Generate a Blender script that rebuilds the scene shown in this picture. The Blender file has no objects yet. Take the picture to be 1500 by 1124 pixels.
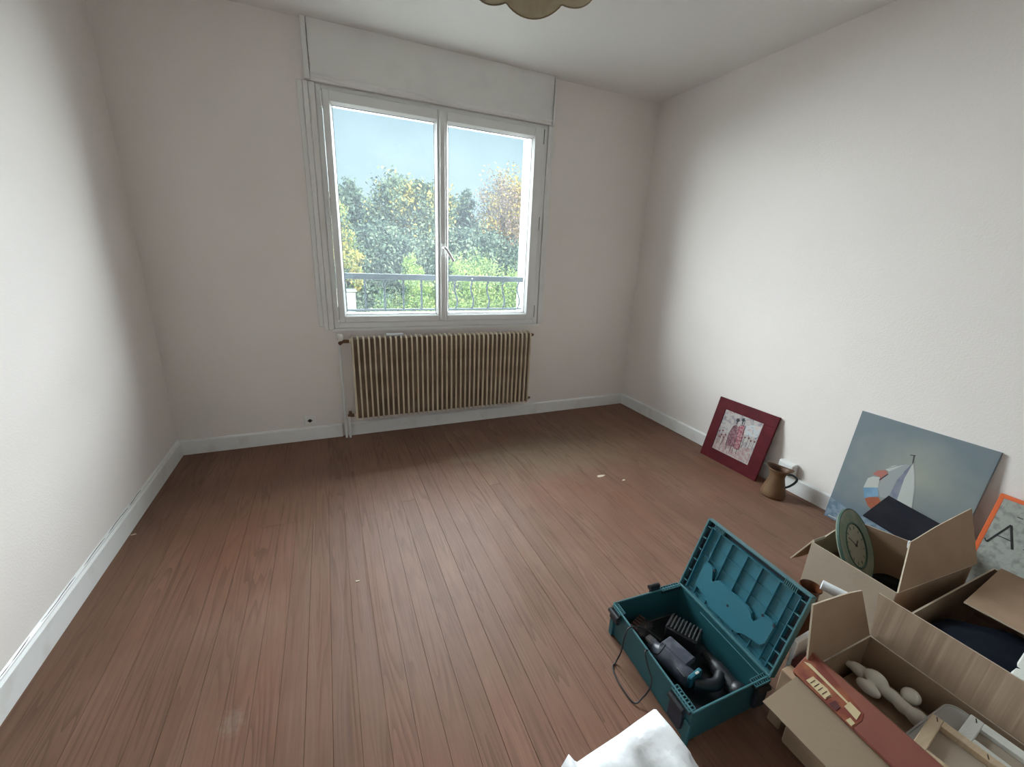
import bpy, bmesh, math, random
import numpy as np
from mathutils import Vector, Matrix
random.seed(7); np.random.seed(7)
SC = bpy.context.scene
COL = SC.collection
PI = math.pi

# ------------------------------------------------------------------ camera
W, H, YB = 3.4475, 2.5, -4.4            # room width, height, rear wall
cam = bpy.data.cameras.new('camera'); co = bpy.data.objects.new('camera', cam); COL.objects.link(co)
F = 607.449
cam.sensor_fit = 'HORIZONTAL'; cam.sensor_width = 36; cam.lens = F / 1500 * 36
cam.clip_start = .02; cam.clip_end = 500
yaw, pitch, roll = -0.4209, -0.2971, -0.0450
Rz = Matrix.Rotation(yaw, 3, 'Z'); Rx = Matrix.Rotation(pitch, 3, 'X'); Ry = Matrix.Rotation(roll, 3, 'Y')
R3 = Rz @ Rx @ Ry                       # columns: right, forward, up
M = Matrix((R3.col[0], R3.col[2], -R3.col[1])).transposed().to_4x4()
M.translation = Vector((0.9396, -3.0168, 1.2983))
co.matrix_world = M
SC.camera = co

# ------------------------------------------------------------------ sky, sun, daylight, exposure
SC.view_settings.view_transform = 'Standard'; SC.view_settings.look = 'None'
SC.view_settings.gamma = 1; SC.view_settings.use_curve_mapping = False
SC.view_settings.exposure = 0.0
wd = bpy.data.worlds.new('sky'); SC.world = wd; wd.use_nodes = True
nt = wd.node_tree; nt.nodes.clear()
tc = nt.nodes.new('ShaderNodeTexCoord'); sp = nt.nodes.new('ShaderNodeSeparateXYZ')
rp = nt.nodes.new('ShaderNodeValToRGB'); bg = nt.nodes.new('ShaderNodeBackground'); ow = nt.nodes.new('ShaderNodeOutputWorld')
nt.links.new(tc.outputs['Generated'], sp.inputs[0]); nt.links.new(sp.outputs['Z'], rp.inputs[0])
nt.links.new(rp.outputs[0], bg.inputs[0]); nt.links.new(bg.outputs[0], ow.inputs[0])
cr = rp.color_ramp
cr.elements[0].position = 0.0; cr.elements[0].color = (.72, .93, .96, 1)
cr.elements[1].position = 1.0; cr.elements[1].color = (.25, .48, .85, 1)
e = cr.elements.new(.30); e.color = (.56, .82, .97, 1)
bg.inputs[1].default_value = .84

def lamp(name, kind, loc, rot, energy, color, **kw):
    l = bpy.data.lights.new(name, kind); l.energy = energy; l.color = color
    for k, v in kw.items(): setattr(l, k, v)
    o = bpy.data.objects.new(name, l); COL.objects.link(o); o.location = loc; o.rotation_euler = rot
    return o
lamp('sun', 'SUN', (0, -10, 12), (math.radians(62), 0, math.radians(28)), 5.5, (1.0, .86, .62), angle=.01)
def sky_lamp(name, loc, aim, energy, sx, sy, color=(.90, .945, 1.0)):
    o = lamp(name, 'AREA', loc, (0, 0, 0), energy, color, shape='RECTANGLE', size=sx, size_y=sy)
    o.rotation_euler = (Vector(aim) - Vector(loc)).to_track_quat('-Z', 'Y').to_euler(); return o
DL = [((1.7, 2.0, 2.6), (1.7, 0, 2.2), 3100, 12, 2.0)]      # added unseen lamp standing in for the band of open sky above the trees
for n_, (a_, b_, c_, d_, e_) in zip(('added_daylight',), DL): sky_lamp(n_, a_, b_, c_, d_, e_)

# ------------------------------------------------------------------ helpers
ROOT = {}
def thing(name, label, cat, loc, group=None):
    o = bpy.data.objects.new(name, None); COL.objects.link(o); o.location = loc
    o.empty_display_size = .05
    o['label'] = label; o['category'] = cat
    if group: o['group'] = group
    ROOT[o.name] = Vector(loc)
    return o
def tag(o, label, cat, group=None):
    o['label'] = label; o['category'] = cat
    if group: o['group'] = group
    return o
def origin_of(parent):
    if parent is None: return Vector((0, 0, 0))
    p = parent
    while p.parent: p = p.parent
    return ROOT.get(p.name, Vector((0, 0, 0)))
def link(name, me, mats, parent=None, smooth=False, label=None, kind=None):
    if not isinstance(mats, (list, tuple)): mats = [mats]
    for m in mats: me.materials.append(m)
    if smooth:
        for p in me.polygons: p.use_smooth = True
    o = bpy.data.objects.new(name, me); COL.objects.link(o)
    if parent: o.parent = parent
    if label: o['label'] = label
    if kind: o['kind'] = kind
    return o
def obj(name, bm, mats, parent=None, smooth=False, label=None, kind=None, keep=False, auto=None):
    """mesh built in world coordinates; stored relative to the thing's base"""
    off = origin_of(parent)
    base = Vector((0, 0, 0))
    if parent is None and not keep and kind is None:
        vs = [v.co for v in bm.verts]
        base = Vector(((min(v.x for v in vs) + max(v.x for v in vs)) / 2, (min(v.y for v in vs) + max(v.y for v in vs)) / 2, min(v.z for v in vs)))
        off = base
    for v in bm.verts: v.co -= off
    bmesh.ops.recalc_face_normals(bm, faces=bm.faces)
    me = bpy.data.meshes.new(name)
    bm.to_mesh(me); bm.free()
    o = link(name, me, mats, parent, smooth, label, kind)
    if parent is None:
        o.location = base; ROOT[o.name] = base.copy()
    if auto:
        for p in me.polygons: p.use_smooth = True
        try: me.set_sharp_from_angle(angle=math.radians(auto))
        except Exception: pass
    return o
def struct(name, bm, mats, parent=None, **k):
    return obj(name, bm, mats, parent, kind='structure', **k)
def copy_part(src, parent, loc=None, rot=None):
    c = src.copy(); COL.objects.link(c); c.parent = parent
    if loc is not None: c.location = loc
    if rot is not None: c.rotation_euler = rot
    return c
def BM(): return bmesh.new()
def box(bm, x0, x1, y0, y1, z0, z1, bev=0, mi=0):
    vs = [bm.verts.new((x, y, z)) for x in (x0, x1) for y in (y0, y1) for z in (z0, z1)]
    fs = []
    for f in ((0,1,3,2),(4,6,7,5),(0,4,5,1),(2,3,7,6),(0,2,6,4),(1,5,7,3)):
        fc = bm.faces.new([vs[i] for i in f]); fc.material_index = mi; fs.append(fc)
    if bev:
        es = list({e for f in fs for e in f.edges})
        r = bmesh.ops.bevel(bm, geom=es, offset=bev, segments=1, affect='EDGES')
        for f in r['faces']: f.material_index = mi
    return vs
def obox(bm, o, U, V, N, bev=0, mi=0):
    """box from corner o with edge vectors U, V, N"""
    o, U, V, N = map(Vector, (o, U, V, N))
    vs = [bm.verts.new(o + a * U + b * V + c * N) for a in (0, 1) for b in (0, 1) for c in (0, 1)]
    fs = []
    for f in ((0,1,3,2),(4,6,7,5),(0,4,5,1),(2,3,7,6),(0,2,6,4),(1,5,7,3)):
        fc = bm.faces.new([vs[i] for i in f]); fc.material_index = mi; fs.append(fc)
    if bev:
        r = bmesh.ops.bevel(bm, geom=list({e for f in fs for e in f.edges}), offset=bev, segments=1, affect='EDGES')
        for f in r['faces']: f.material_index = mi
def tube(bm, pts, r, seg=10, mi=0, cap=True):
    pts = [Vector(p) for p in pts]; rs = r if isinstance(r, (list, tuple)) else [r] * len(pts)
    rings = []; up = Vector((0, 0, 1)); prev = None
    for i, p in enumerate(pts):
        d = (pts[min(i + 1, len(pts) - 1)] - pts[max(i - 1, 0)]).normalized()
        if prev is None:
            a = d.cross(up if abs(d.z) < .9 else Vector((1, 0, 0))).normalized()
        else:
            a = (prev - d * prev.dot(d)).normalized()
        prev = a; b = d.cross(a)
        rings.append([bm.verts.new(p + rs[i] * (a * math.cos(2*PI*k/seg) + b * math.sin(2*PI*k/seg))) for k in range(seg)])
    for i in range(len(rings) - 1):
        for k in range(seg):
            f = bm.faces.new([rings[i][k], rings[i][(k+1) % seg], rings[i+1][(k+1) % seg], rings[i+1][k]]); f.material_index = mi
    if cap:
        bm.faces.new(rings[0][::-1]).material_index = mi; bm.faces.new(rings[-1]).material_index = mi
def smooth_pts(pts, n=6):
    pts = [Vector(p) for p in pts]; out = []
    P = [pts[0]] + pts + [pts[-1]]
    for i in range(1, len(P) - 2):
        for k in range(n):
            t = k / n; a, b, c, d = P[i-1], P[i], P[i+1], P[i+2]
            out.append(.5 * ((2*b) + (c - a)*t + (2*a - 5*b + 4*c - d)*t*t + (3*b - a - 3*c + d)*t**3))
    out.append(pts[-1]); return out
def prism(bm, pts, N, mi=0):
    """extrude polygon pts (world) along N"""
    pts = [Vector(p) for p in pts]; N = Vector(N)
    a = [bm.verts.new(p) for p in pts]; b = [bm.verts.new(p + N) for p in pts]
    n = len(pts)
    f1 = bm.faces.new(a[::-1]); f2 = bm.faces.new(b)
    fs = [bm.faces.new([a[i], a[(i+1) % n], b[(i+1) % n], b[i]]) for i in range(n)]
    for f in [f1, f2] + fs: f.material_index = mi
def lathe(bm, prof, c=(0, 0, 0), seg=32, mi=0, axis=Vector((0, 0, 1))):
    c = Vector(c); q = Vector((0, 0, 1)).rotation_difference(axis)
    rings = []
    for r, z in prof:
        rings.append([bm.verts.new(c + q @ Vector((r * math.cos(2*PI*k/seg), r * math.sin(2*PI*k/seg), z))) for k in range(seg)])
    for i in range(len(rings) - 1):
        for k in range(seg):
            f = bm.faces.new([rings[i][k], rings[i][(k+1) % seg], rings[i+1][(k+1) % seg], rings[i+1][k]]); f.material_index = mi
    bmesh.ops.remove_doubles(bm, verts=[v for rr in rings for v in rr], dist=1e-5)
class Plane:
    def __init__(s, P0, U, V):
        s.P, s.U, s.V = Vector(P0), Vector(U).normalized(), Vector(V).normalized()
        s.N = s.U.cross(s.V).normalized()
    def __call__(s, a, b, c=0): return s.P + s.U * a + s.V * b + s.N * c

# ------------------------------------------------------------------ materials
def mat(name, col, rough=.6, metal=0, bump=None, var=None, spec=None, coords='Object', sheen=None, stretch=None, trans=None):
    """var=(other colour, scale, contrast low, high) mixes a second colour by noise; bump=(scale, strength)"""
    m = bpy.data.materials.new(name); m.use_nodes = True; t = m.node_tree; b = t.nodes['Principled BSDF']
    b.inputs['Base Color'].default_value = (*col, 1); b.inputs['Roughness'].default_value = rough; b.inputs['Metallic'].default_value = metal
    if spec is not None: b.inputs['Specular IOR Level'].default_value = spec
    if trans: b.inputs['Transmission Weight'].default_value = trans
    t_c = t.nodes.new('ShaderNodeTexCoord'); src = t_c.outputs[coords]
    if stretch:
        mp = t.nodes.new('ShaderNodeMapping'); mp.inputs['Scale'].default_value = stretch; t.links.new(src, mp.inputs[0]); src = mp.outputs[0]
    if var:
        n = t.nodes.new('ShaderNodeTexNoise'); n.inputs['Scale'].default_value = var[1]; n.inputs['Detail'].default_value = 5; t.links.new(src, n.inputs['Vector'])
        r = t.nodes.new('ShaderNodeMapRange'); r.inputs[1].default_value = var[2]; r.inputs[2].default_value = var[3]; t.links.new(n.outputs[0], r.inputs[0])
        mx = t.nodes.new('ShaderNodeMix'); mx.data_type = 'RGBA'; mx.inputs[6].default_value = (*col, 1); mx.inputs[7].default_value = (*var[0], 1)
        t.links.new(r.outputs[0], mx.inputs[0]); t.links.new(mx.outputs[2], b.inputs['Base Color'])
    if bump:
        n2 = t.nodes.new('ShaderNodeTexNoise'); n2.inputs['Scale'].default_value = bump[0]; n2.inputs['Detail'].default_value = 4; t.links.new(src, n2.inputs['Vector'])
        bp = t.nodes.new('ShaderNodeBump'); bp.inputs['Strength'].default_value = bump[1]; bp.inputs['Distance'].default_value = .004
        t.links.new(n2.outputs[0], bp.inputs['Height']); t.links.new(bp.outputs[0], b.inputs['Normal'])
    return m
M_wall = mat('painted_wallpaper', (.84, .79, .755), .75, bump=(140, .22), var=((.82, .77, .735), 2.2, .4, .7))
M_ceil = mat('ceiling_paint', (.82, .80, .77), .8, bump=(60, .15))
M_white = mat('white_gloss_paint', (.80, .80, .77), .35, bump=(30, .08), var=((.74, .74, .71), 6, .5, .75))
M_base = mat('baseboard_paint', (.82, .83, .82), .35, bump=(25, .15), var=((.70, .69, .66), 9, .55, .8))
M_upvc = mat('window_plastic', (.80, .81, .80), .3)
M_gasket = mat('dark_gap', (.05, .05, .05), .6)
M_crack = mat('crack_shadow_gap', (.03, .028, .025), .9)
M_chrome = mat('brushed_steel', (.6, .6, .6), .3, 1)
M_render = mat('outside_render', (.78, .78, .76), .8, bump=(60, .3))
M_rad = mat('radiator_enamel', (.78, .69, .54), .35, var=((.58, .47, .33), 7, .45, .75))
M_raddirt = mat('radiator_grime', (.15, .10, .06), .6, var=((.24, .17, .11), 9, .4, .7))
M_brass = mat('old_brass', (.16, .09, .05), .5, .6)
M_iron = mat('painted_iron', (.05, .07, .08), .6, spec=.2)
M_card = mat('cardboard', (.36, .25, .168), .85, bump=(90, .2), var=((.31, .212, .14), 8, .4, .7), spec=.2)
M_cardl = mat('cardboard_pale_outer', (.42, .35, .275), .8, bump=(90, .15), var=((.37, .305, .235), 5, .4, .7), spec=.2)
M_cardedge = mat('cardboard_cut_edge', (.46, .385, .295), .9, spec=.2)
M_teal = mat('teal_plastic', (.014, .082, .098), .45, bump=(220, .08))
M_teal2 = mat('teal_plastic_lid', (.026, .145, .195), .42, bump=(220, .08))
M_tealedge = mat('teal_plastic_edge', (.06, .17, .195), .4)
M_black = mat('black_plastic', (.012, .013, .016), .45)
M_navy = mat('dark_blue_plastic', (.010, .015, .026), .5)
M_greyp = mat('grey_tool_casing', (.055, .06, .08), .4, var=((.11, .115, .14), 25, .45, .6))
M_cable = mat('black_rubber', (.012, .012, .014), .5)
M_orange = mat('orange_tape', (.75, .15, .045), .45)
M_cement = mat('grey_mottled_board', (.36, .37, .34), .9, var=((.22, .23, .21), 40, .5, .7), bump=(80, .4))
M_ink = mat('black_marker', (.02, .02, .02), .6)
M_slate = mat('slate_board', (.018, .019, .028), .7, var=((.03, .03, .038), 9, .4, .7), spec=.15)
M_redframe = mat('dark_red_lacquer', (.105, .011, .016), .6, bump=(120, .25), var=((.08, .009, .013), 14, .4, .7), spec=.15)
M_backing = mat('grey_backing', (.35, .33, .30), .8)
M_copper = mat('dull_copper', (.20, .115, .06), .5, .25, var=((.13, .07, .036), 9, .4, .7))
M_copperin = mat('dark_copper_inside', (.09, .045, .025), .5, .4)
M_greenc = mat('green_distressed_paint', (.15, .205, .15), .6, var=((.26, .27, .21), 14, .45, .65), bump=(40, .2))
M_greend = mat('dark_green_line', (.03, .08, .06), .6)
M_dial = mat('aged_dial', (.31, .31, .24), .6, var=((.25, .25, .19), 12, .4, .7))
M_redwood = mat('red_brown_board', (.19, .055, .038), .5, var=((.24, .075, .045), 8, .4, .7))
M_orangew = mat('orange_brown_print', (.28, .085, .03), .5, var=((.17, .03, .015), 22, .45, .6))
M_cream = mat('cream_print', (.52, .42, .24), .6)
M_figur = mat('cream_ceramic', (.86, .84, .74), .5, bump=(30, .2))
M_pine = mat('pale_pine', (.55, .43, .29), .6, stretch=(1, 12, 1), var=((.46, .34, .22), 10, .4, .7))
M_canvasb = mat('raw_canvas', (.40, .33, .26), .9, bump=(500, .2))
M_wcanvas = mat('white_primed_canvas', (.66, .67, .62), .8, bump=(200, .3))
M_tray = mat('frosted_plastic', (.50, .50, .48), .35)
M_paper = mat('white_paper', (.82, .84, .87), .7)
M_bag = mat('white_plastic_bag', (.88, .90, .92), .4, bump=(28, 1.0))
M_glassbrown = mat('brown_glazed', (.10, .035, .015), .2)
M_maroon = mat('maroon_cloth', (.08, .015, .015), .7)
M_shade = mat('cream_pleated_fabric', (.52, .46, .33), .85, bump=(160, .3), var=((.45, .38, .26), 30, .4, .7))
M_hem = mat('brown_hem_piping', (.22, .17, .10), .8)
M_flake = mat('paint_flake', (.70, .62, .50), .8)
M_staple = mat('dark_staple', (.06, .05, .05), .4, .8)
M_ground = mat('garden_ground', (.20, .24, .10), .95, var=((.3, .27, .16), .8, .4, .6))
M_outwall = mat('pale_garden_wall', (.66, .72, .76), .9, var=((.52, .58, .62), 3, .4, .6))
M_bark = mat('grey_bark', (.20, .16, .15), .9)

# glass: mostly clear, with a faint reflection
M_glass = bpy.data.materials.new('window_glass'); M_glass.use_nodes = True
t = M_glass.node_tree; t.nodes.clear()
g1 = t.nodes.new('ShaderNodeBsdfTransparent'); g1.inputs[0].default_value = (.95, .98, .97, 1); g2 = t.nodes.new('ShaderNodeBsdfGlossy'); g2.inputs['Roughness'].default_value = .02
lw = t.nodes.new('ShaderNodeLayerWeight'); lw.inputs[0].default_value = .5
pw = t.nodes.new('ShaderNodeMath'); pw.operation = 'POWER'; pw.inputs[1].default_value = 5; t.links.new(lw.outputs['Facing'], pw.inputs[0])
fr = t.nodes.new('ShaderNodeMath'); fr.operation = 'MULTIPLY_ADD'; fr.inputs[1].default_value = .8; fr.inputs[2].default_value = .03; t.links.new(pw.outputs[0], fr.inputs[0])
gm = t.nodes.new('ShaderNodeMixShader'); go = t.nodes.new('ShaderNodeOutputMaterial')
tl_ = t.nodes.new('ShaderNodeBsdfTranslucent'); tl_.inputs[0].default_value = (.85, .93, 1, 1); dm = t.nodes.new('ShaderNodeMixShader')
gt = t.nodes.new('ShaderNodeTexCoord'); gn = t.nodes.new('ShaderNodeTexNoise'); gn.inputs['Scale'].default_value = 3; gn.inputs['Detail'].default_value = 6; t.links.new(gt.outputs['Object'], gn.inputs['Vector'])
gr_ = t.nodes.new('ShaderNodeMapRange'); gr_.inputs[3].default_value = .006; gr_.inputs[4].default_value = .016; t.links.new(gn.outputs[0], gr_.inputs[0]); t.links.new(gr_.outputs[0], dm.inputs[0])
t.links.new(g1.outputs[0], dm.inputs[1]); t.links.new(tl_.outputs[0], dm.inputs[2])
t.links.new(fr.outputs[0], gm.inputs[0]); t.links.new(dm.outputs[0], gm.inputs[1]); t.links.new(g2.outputs[0], gm.inputs[2]); t.links.new(gm.outputs[0], go.inputs[0])

# wooden floor
def floor_material():
    m = bpy.data.materials.new('worn_red_brown_pine'); m.use_nodes = True; t = m.node_tree; b = t.nodes['Principled BSDF']
    N = t.nodes.new; L = t.links.new
    geo = N('ShaderNodeNewGeometry'); oi = N('ShaderNodeObjectInfo')
    # shift the grain per plank
    comb = N('ShaderNodeCombineXYZ'); mul = N('ShaderNodeMath'); mul.operation = 'MULTIPLY'; mul.inputs[1].default_value = 37
    L(oi.outputs['Random'], mul.inputs[0]); L(mul.outputs[0], comb.inputs[0]); L(mul.outputs[0], comb.inputs[1])
    add = N('ShaderNodeVectorMath'); add.operation = 'ADD'; L(geo.outputs['Position'], add.inputs[0]); L(comb.outputs[0], add.inputs[1])
    mp = N('ShaderNodeMapping'); mp.inputs['Scale'].default_value = (1, .055, 1); L(add.outputs[0], mp.inputs[0])
    # cathedral grain: distorted bands
    nz = N('ShaderNodeTexNoise'); nz.inputs['Scale'].default_value = 9; nz.inputs['Detail'].default_value = 2; L(mp.outputs[0], nz.inputs['Vector'])
    ml = N('ShaderNodeMath'); ml.operation = 'MULTIPLY'; ml.inputs[1].default_value = 20; L(nz.outputs[0], ml.inputs[0])
    frc = N('ShaderNodeMath'); frc.operation = 'FRACT'; L(ml.outputs[0], frc.inputs[0])
    band = N('ShaderNodeMapRange'); band.inputs[1].default_value = .45; band.inputs[2].default_value = 1.0; L(frc.outputs[0], band.inputs[0])
    # fine fibres
    mp2 = N('ShaderNodeMapping'); mp2.inputs['Scale'].default_value = (1, .03, 1); L(add.outputs[0], mp2.inputs[0])
    nf = N('ShaderNodeTexNoise'); nf.inputs['Scale'].default_value = 190; nf.inputs['Detail'].default_value = 4; L(mp2.outputs[0], nf.inputs['Vector'])
    # broad worn patches
    nb = N('ShaderNodeTexNoise'); nb.inputs['Scale'].default_value = 1.7; nb.inputs['Detail'].default_value = 5; nb.inputs['Roughness'].default_value = .6; L(geo.outputs['Position'], nb.inputs['Vector'])
    rb = N('ShaderNodeMapRange'); rb.inputs[1].default_value = .38; rb.inputs[2].default_value = .66; L(nb.outputs[0], rb.inputs[0])
    def mix(fac, a, c2, f=1.0, mode='MIX'):
        x = N('ShaderNodeMix'); x.data_type = 'RGBA'; x.blend_type = mode
        if isinstance(fac, (int, float)): x.inputs[0].default_value = fac
        else:
            k = N('ShaderNodeMath'); k.operation = 'MULTIPLY'; k.inputs[1].default_value = f; L(fac, k.inputs[0]); L(k.outputs[0], x.inputs[0])
        for i, s in ((6, a), (7, c2)):
            if isinstance(s, tuple): x.inputs[i].default_value = (*s, 1)
            else: L(s, x.inputs[i])
        return x.outputs[2]
    base = mix(rb.outputs[0], (.222, .118, .078), (.285, .168, .118))
    nr = N('ShaderNodeTexNoise'); nr.inputs['Scale'].default_value = 1.1; nr.inputs['Detail'].default_value = 3
    sh_ = N('ShaderNodeVectorMath'); sh_.operation = 'ADD'; sh_.inputs[1].default_value = (4.3, 1.7, 0); L(geo.outputs['Position'], sh_.inputs[0]); L(sh_.outputs[0], nr.inputs['Vector'])
    rr2 = N('ShaderNodeMapRange'); rr2.inputs[1].default_value = .48; rr2.inputs[2].default_value = .68; L(nr.outputs[0], rr2.inputs[0])
    base = mix(rr2.outputs[0], base, (.27, .110, .064), .55)
    base = mix(oi.outputs['Random'], base, (.180, .098, .066), .50)
    # grey, rubbed patch in the far right corner of the room, with a soft edge of its own
    def blob(cx, cy, rx, ry, strength=1.0, nscale=6, amt=.5):
        s = N('ShaderNodeVectorMath'); s.operation = 'SUBTRACT'; L(geo.outputs['Position'], s.inputs[0]); s.inputs[1].default_value = (cx, cy, 0)
        d = N('ShaderNodeVectorMath'); d.operation = 'MULTIPLY'; L(s.outputs[0], d.inputs[0]); d.inputs[1].default_value = (1/rx, 1/ry, 0)
        ln = N('ShaderNodeVectorMath'); ln.operation = 'LENGTH'; L(d.outputs[0], ln.inputs[0])
        n = N('ShaderNodeTexNoise'); n.inputs['Scale'].default_value = nscale; n.inputs['Detail'].default_value = 6; L(geo.outputs['Position'], n.inputs['Vector'])
        a = N('ShaderNodeMath'); a.operation = 'MULTIPLY_ADD'; L(n.outputs[0], a.inputs[0]); a.inputs[1].default_value = -2 * amt; L(ln.outputs['Value'], a.inputs[2])
        r = N('ShaderNodeMapRange'); r.inputs[1].default_value = 1 - amt; r.inputs[2].default_value = .35 - amt; r.inputs[3].default_value = 0; r.inputs[4].default_value = strength; L(a.outputs[0], r.inputs[0])
        return r.outputs[0]
    base = mix(blob(2.35, -.75, .8, .4, .8), base, (.27, .20, .135))
    base = mix(blob(2.9, -.5, .5, .35, .5), base, (.25, .15, .09))
    base = mix(blob(.595, -1.95, .035, .05, .28, 70, .8), base, (.40, .34, .30))
    base = mix(blob(1.9, -.62, .5, .10, .35, 12, .7), base, (.36, .30, .21))
    gm_ = N('ShaderNodeTexNoise'); gm_.inputs['Scale'].default_value = 2.6; L(add.outputs[0], gm_.inputs['Vector'])
    gk = N('ShaderNodeMapRange'); gk.inputs[1].default_value = .38; gk.inputs[2].default_value = .62; gk.inputs[3].default_value = .15; L(gm_.outputs[0], gk.inputs[0])
    bm_ = N('ShaderNodeMath'); bm_.operation = 'MULTIPLY'; L(band.outputs[0], bm_.inputs[0]); L(gk.outputs[0], bm_.inputs[1])
    dk = mix(bm_.outputs[0], base, (.080, .042, .028), .55)
    fin = mix(nf.outputs[0], dk, (.11, .062, .045), .62)
    L(fin, b.inputs['Base Color'])
    rr = N('ShaderNodeMapRange'); rr.inputs[3].default_value = .42; rr.inputs[4].default_value = .60; L(nb.outputs[0], rr.inputs[0]); L(rr.outputs[0], b.inputs['Roughness'])
    b.inputs['Specular IOR Level'].default_value = .17
    bp = N('ShaderNodeBump'); bp.inputs['Strength'].default_value = .25; bp.inputs['Distance'].default_value = .002; bp.invert = True
    sm = N('ShaderNodeMath'); sm.operation = 'MULTIPLY_ADD'; L(nf.outputs[0], sm.inputs[0]); sm.inputs[1].default_value = .5; L(band.outputs[0], sm.inputs[2])
    L(sm.outputs[0], bp.inputs['Height']); L(bp.outputs[0], b.inputs['Normal'])
    return m
M_floor = floor_material()

# ------------------------------------------------------------------ room shell
b = BM(); box(b, 0, W, YB, 0, -.10, -.02)
floor = struct('floor', b, mat('subfloor', (.05, .03, .02), .9))
PW = .0725; x0 = .857 - 12 * PW
k = 0; protos = {}
def plank_mesh(w, l, g=.0003):
    key = (round(w, 4), round(l, 3), g)
    if key not in protos:
        bm = BM(); c = .0005
        lo = [(g, g), (w - g, g), (w - g, l - g), (g, l - g)]
        hi = [(g + c, g + c * .6), (w - g - c, g + c * .6), (w - g - c, l - g - c * .6), (g + c, l - g - c * .6)]
        A = [bm.verts.new((x, y, -.02)) for x, y in lo]; Bv = [bm.verts.new((x, y, -.0014)) for x, y in lo]; Cv = [bm.verts.new((x, y, 0)) for x, y in hi]
        bm.faces.new(Cv)
        for P_, Q_ in ((A, Bv), (Bv, Cv)):
            for i in range(4): bm.faces.new([P_[i], P_[(i+1) % 4], Q_[(i+1) % 4], Q_[i]])
        me = bpy.data.meshes.new('plank'); bm.to_mesh(me); bm.free(); me.materials.append(M_floor); protos[key] = me
    return protos[key]
rnd = random.Random(3)
for i in range(-1, 60):
    xa = max(x0 + i * PW, 0.0); xb = min(x0 + (i + 1) * PW, W)
    if xb - xa < .012 or xa >= W: continue
    y = YB; first = rnd.choice([.8, 1.7, 3.4, 4.4, 4.4])
    while y < -1e-3:
        l = first if y == YB else 2.9
        l = min(l, -y)
        if -(y + l) < .25: l = -y
        o = bpy.data.objects.new('plank', plank_mesh(xb - xa, l, rnd.choice([.0001, .0001, .0001, .0002, .0003, .0006]))); COL.objects.link(o); o.parent = floor
        o.location = (xa, y, rnd.uniform(-.0004, .0004)); o.rotation_euler = (0, rnd.uniform(-.002, .002), 0)
        y += l
b = BM(); box(b, -.12, W + .12, YB - .12, .30, H, H + .12); struct('ceiling', b, M_ceil)
b = BM(); box(b, -.12, 0, YB - .12, .30, -.1, H); struct('wall_left', b, M_wall)
b = BM(); box(b, W, W + .12, YB - .12, .30, -.1, H); struct('wall_right', b, M_wall)
# window wall: inner leaf and thicker outer leaf, with an opening
WX0, WX1, WZ0, WZ1 = .965, 2.48, .785, 2.20
def wall_hole(b, y0, y1, hx0, hx1, hz0, hz1, mi, ZB=-.1):
    box(b, 0, hx0, y0, y1, ZB, H, mi=mi); box(b, hx1, W, y0, y1, ZB, H, mi=mi)
    box(b, hx0, hx1, y0, y1, ZB, hz0, mi=mi); box(b, hx0, hx1, y0, y1, hz1, H, mi=mi)
b = BM(); wall_hole(b, 0, .07, WX0, WX1, WZ0, WZ1, 0); wall_hole(b, .07, .30, .985, 2.432, .835, 2.17, 1)
struct('wall_back', b, [M_wall, M_render])
# rear wall with a doorway (behind the camera)
b = BM(); box(b, 0, 1.2, YB - .12, YB, -.1, H); box(b, 2.05, W, YB - .12, YB, -.1, H); box(b, 1.2, 2.05, YB - .12, YB, 2.05, H); box(b, 1.2, 2.05, YB - .12, YB, -.1, 0)
struct('wall_front', b, M_wall)
b = BM(); box(b, 1.21, 2.04, YB - .10, YB - .06, .005, 2.045, .002)
door = struct('door_1', b, M_white)
for (xa, xb, za, zb) in ((1.31, 1.94, .2, .9), (1.31, 1.94, 1.05, 1.92)):
    b = BM(); box(b, xa, xb, YB - .06, YB - .052, za, zb, .004); obj('door_panel', b, M_white, door)
b = BM(); tube(b, [(1.28, YB - .06, 1.02), (1.28, YB - .02, 1.02), (1.38, YB - .02, 1.02)], .009); obj('door_handle', b, M_chrome, door)
# baseboards
def baseboard(name, x0, x1, y0, y1, side):
    b = BM(); hgt, th = .096, .018
    if side == 'L': prof = [(0, 0), (th, 0), (th, hgt - .008), (th - .006, hgt), (0, hgt)]; prism(b, [(p, y0, z) for p, z in prof], (0, y1 - y0, 0))
    if side == 'R': prof = [(W, 0), (W - th, 0), (W - th, hgt - .008), (W - th + .006, hgt), (W, hgt)]; prism(b, [(p, y0, z) for p, z in prof], (0, y1 - y0, 0))
    if side == 'B': prof = [(0, 0), (-th, 0), (-th, hgt - .008), (-th + .006, hgt), (0, hgt)]; prism(b, [(x0, p, z) for p, z in prof], (x1 - x0, 0, 0))
    if side == 'F': prof = [(YB, 0), (YB + th, 0), (YB + th, hgt - .008), (YB + th - .006, hgt), (YB, hgt)]; prism(b, [(x0, p, z) for p, z in prof], (x1 - x0, 0, 0))
    return struct(name, b, M_base)
bl = baseboard('baseboard_left', 0, 0, YB, 0, 'L'); baseboard('baseboard_right', 0, 0, YB, 0, 'R')
baseboard('baseboard_back', .018, .962, 0, 0, 'B'); baseboard('baseboard_back', .998, W - .018, 0, 0, 'B')
baseboard('baseboard_front', .018, 1.2, 0, 0, 'F'); baseboard('baseboard_front', 2.05, W - .018, 0, 0, 'F')
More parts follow.
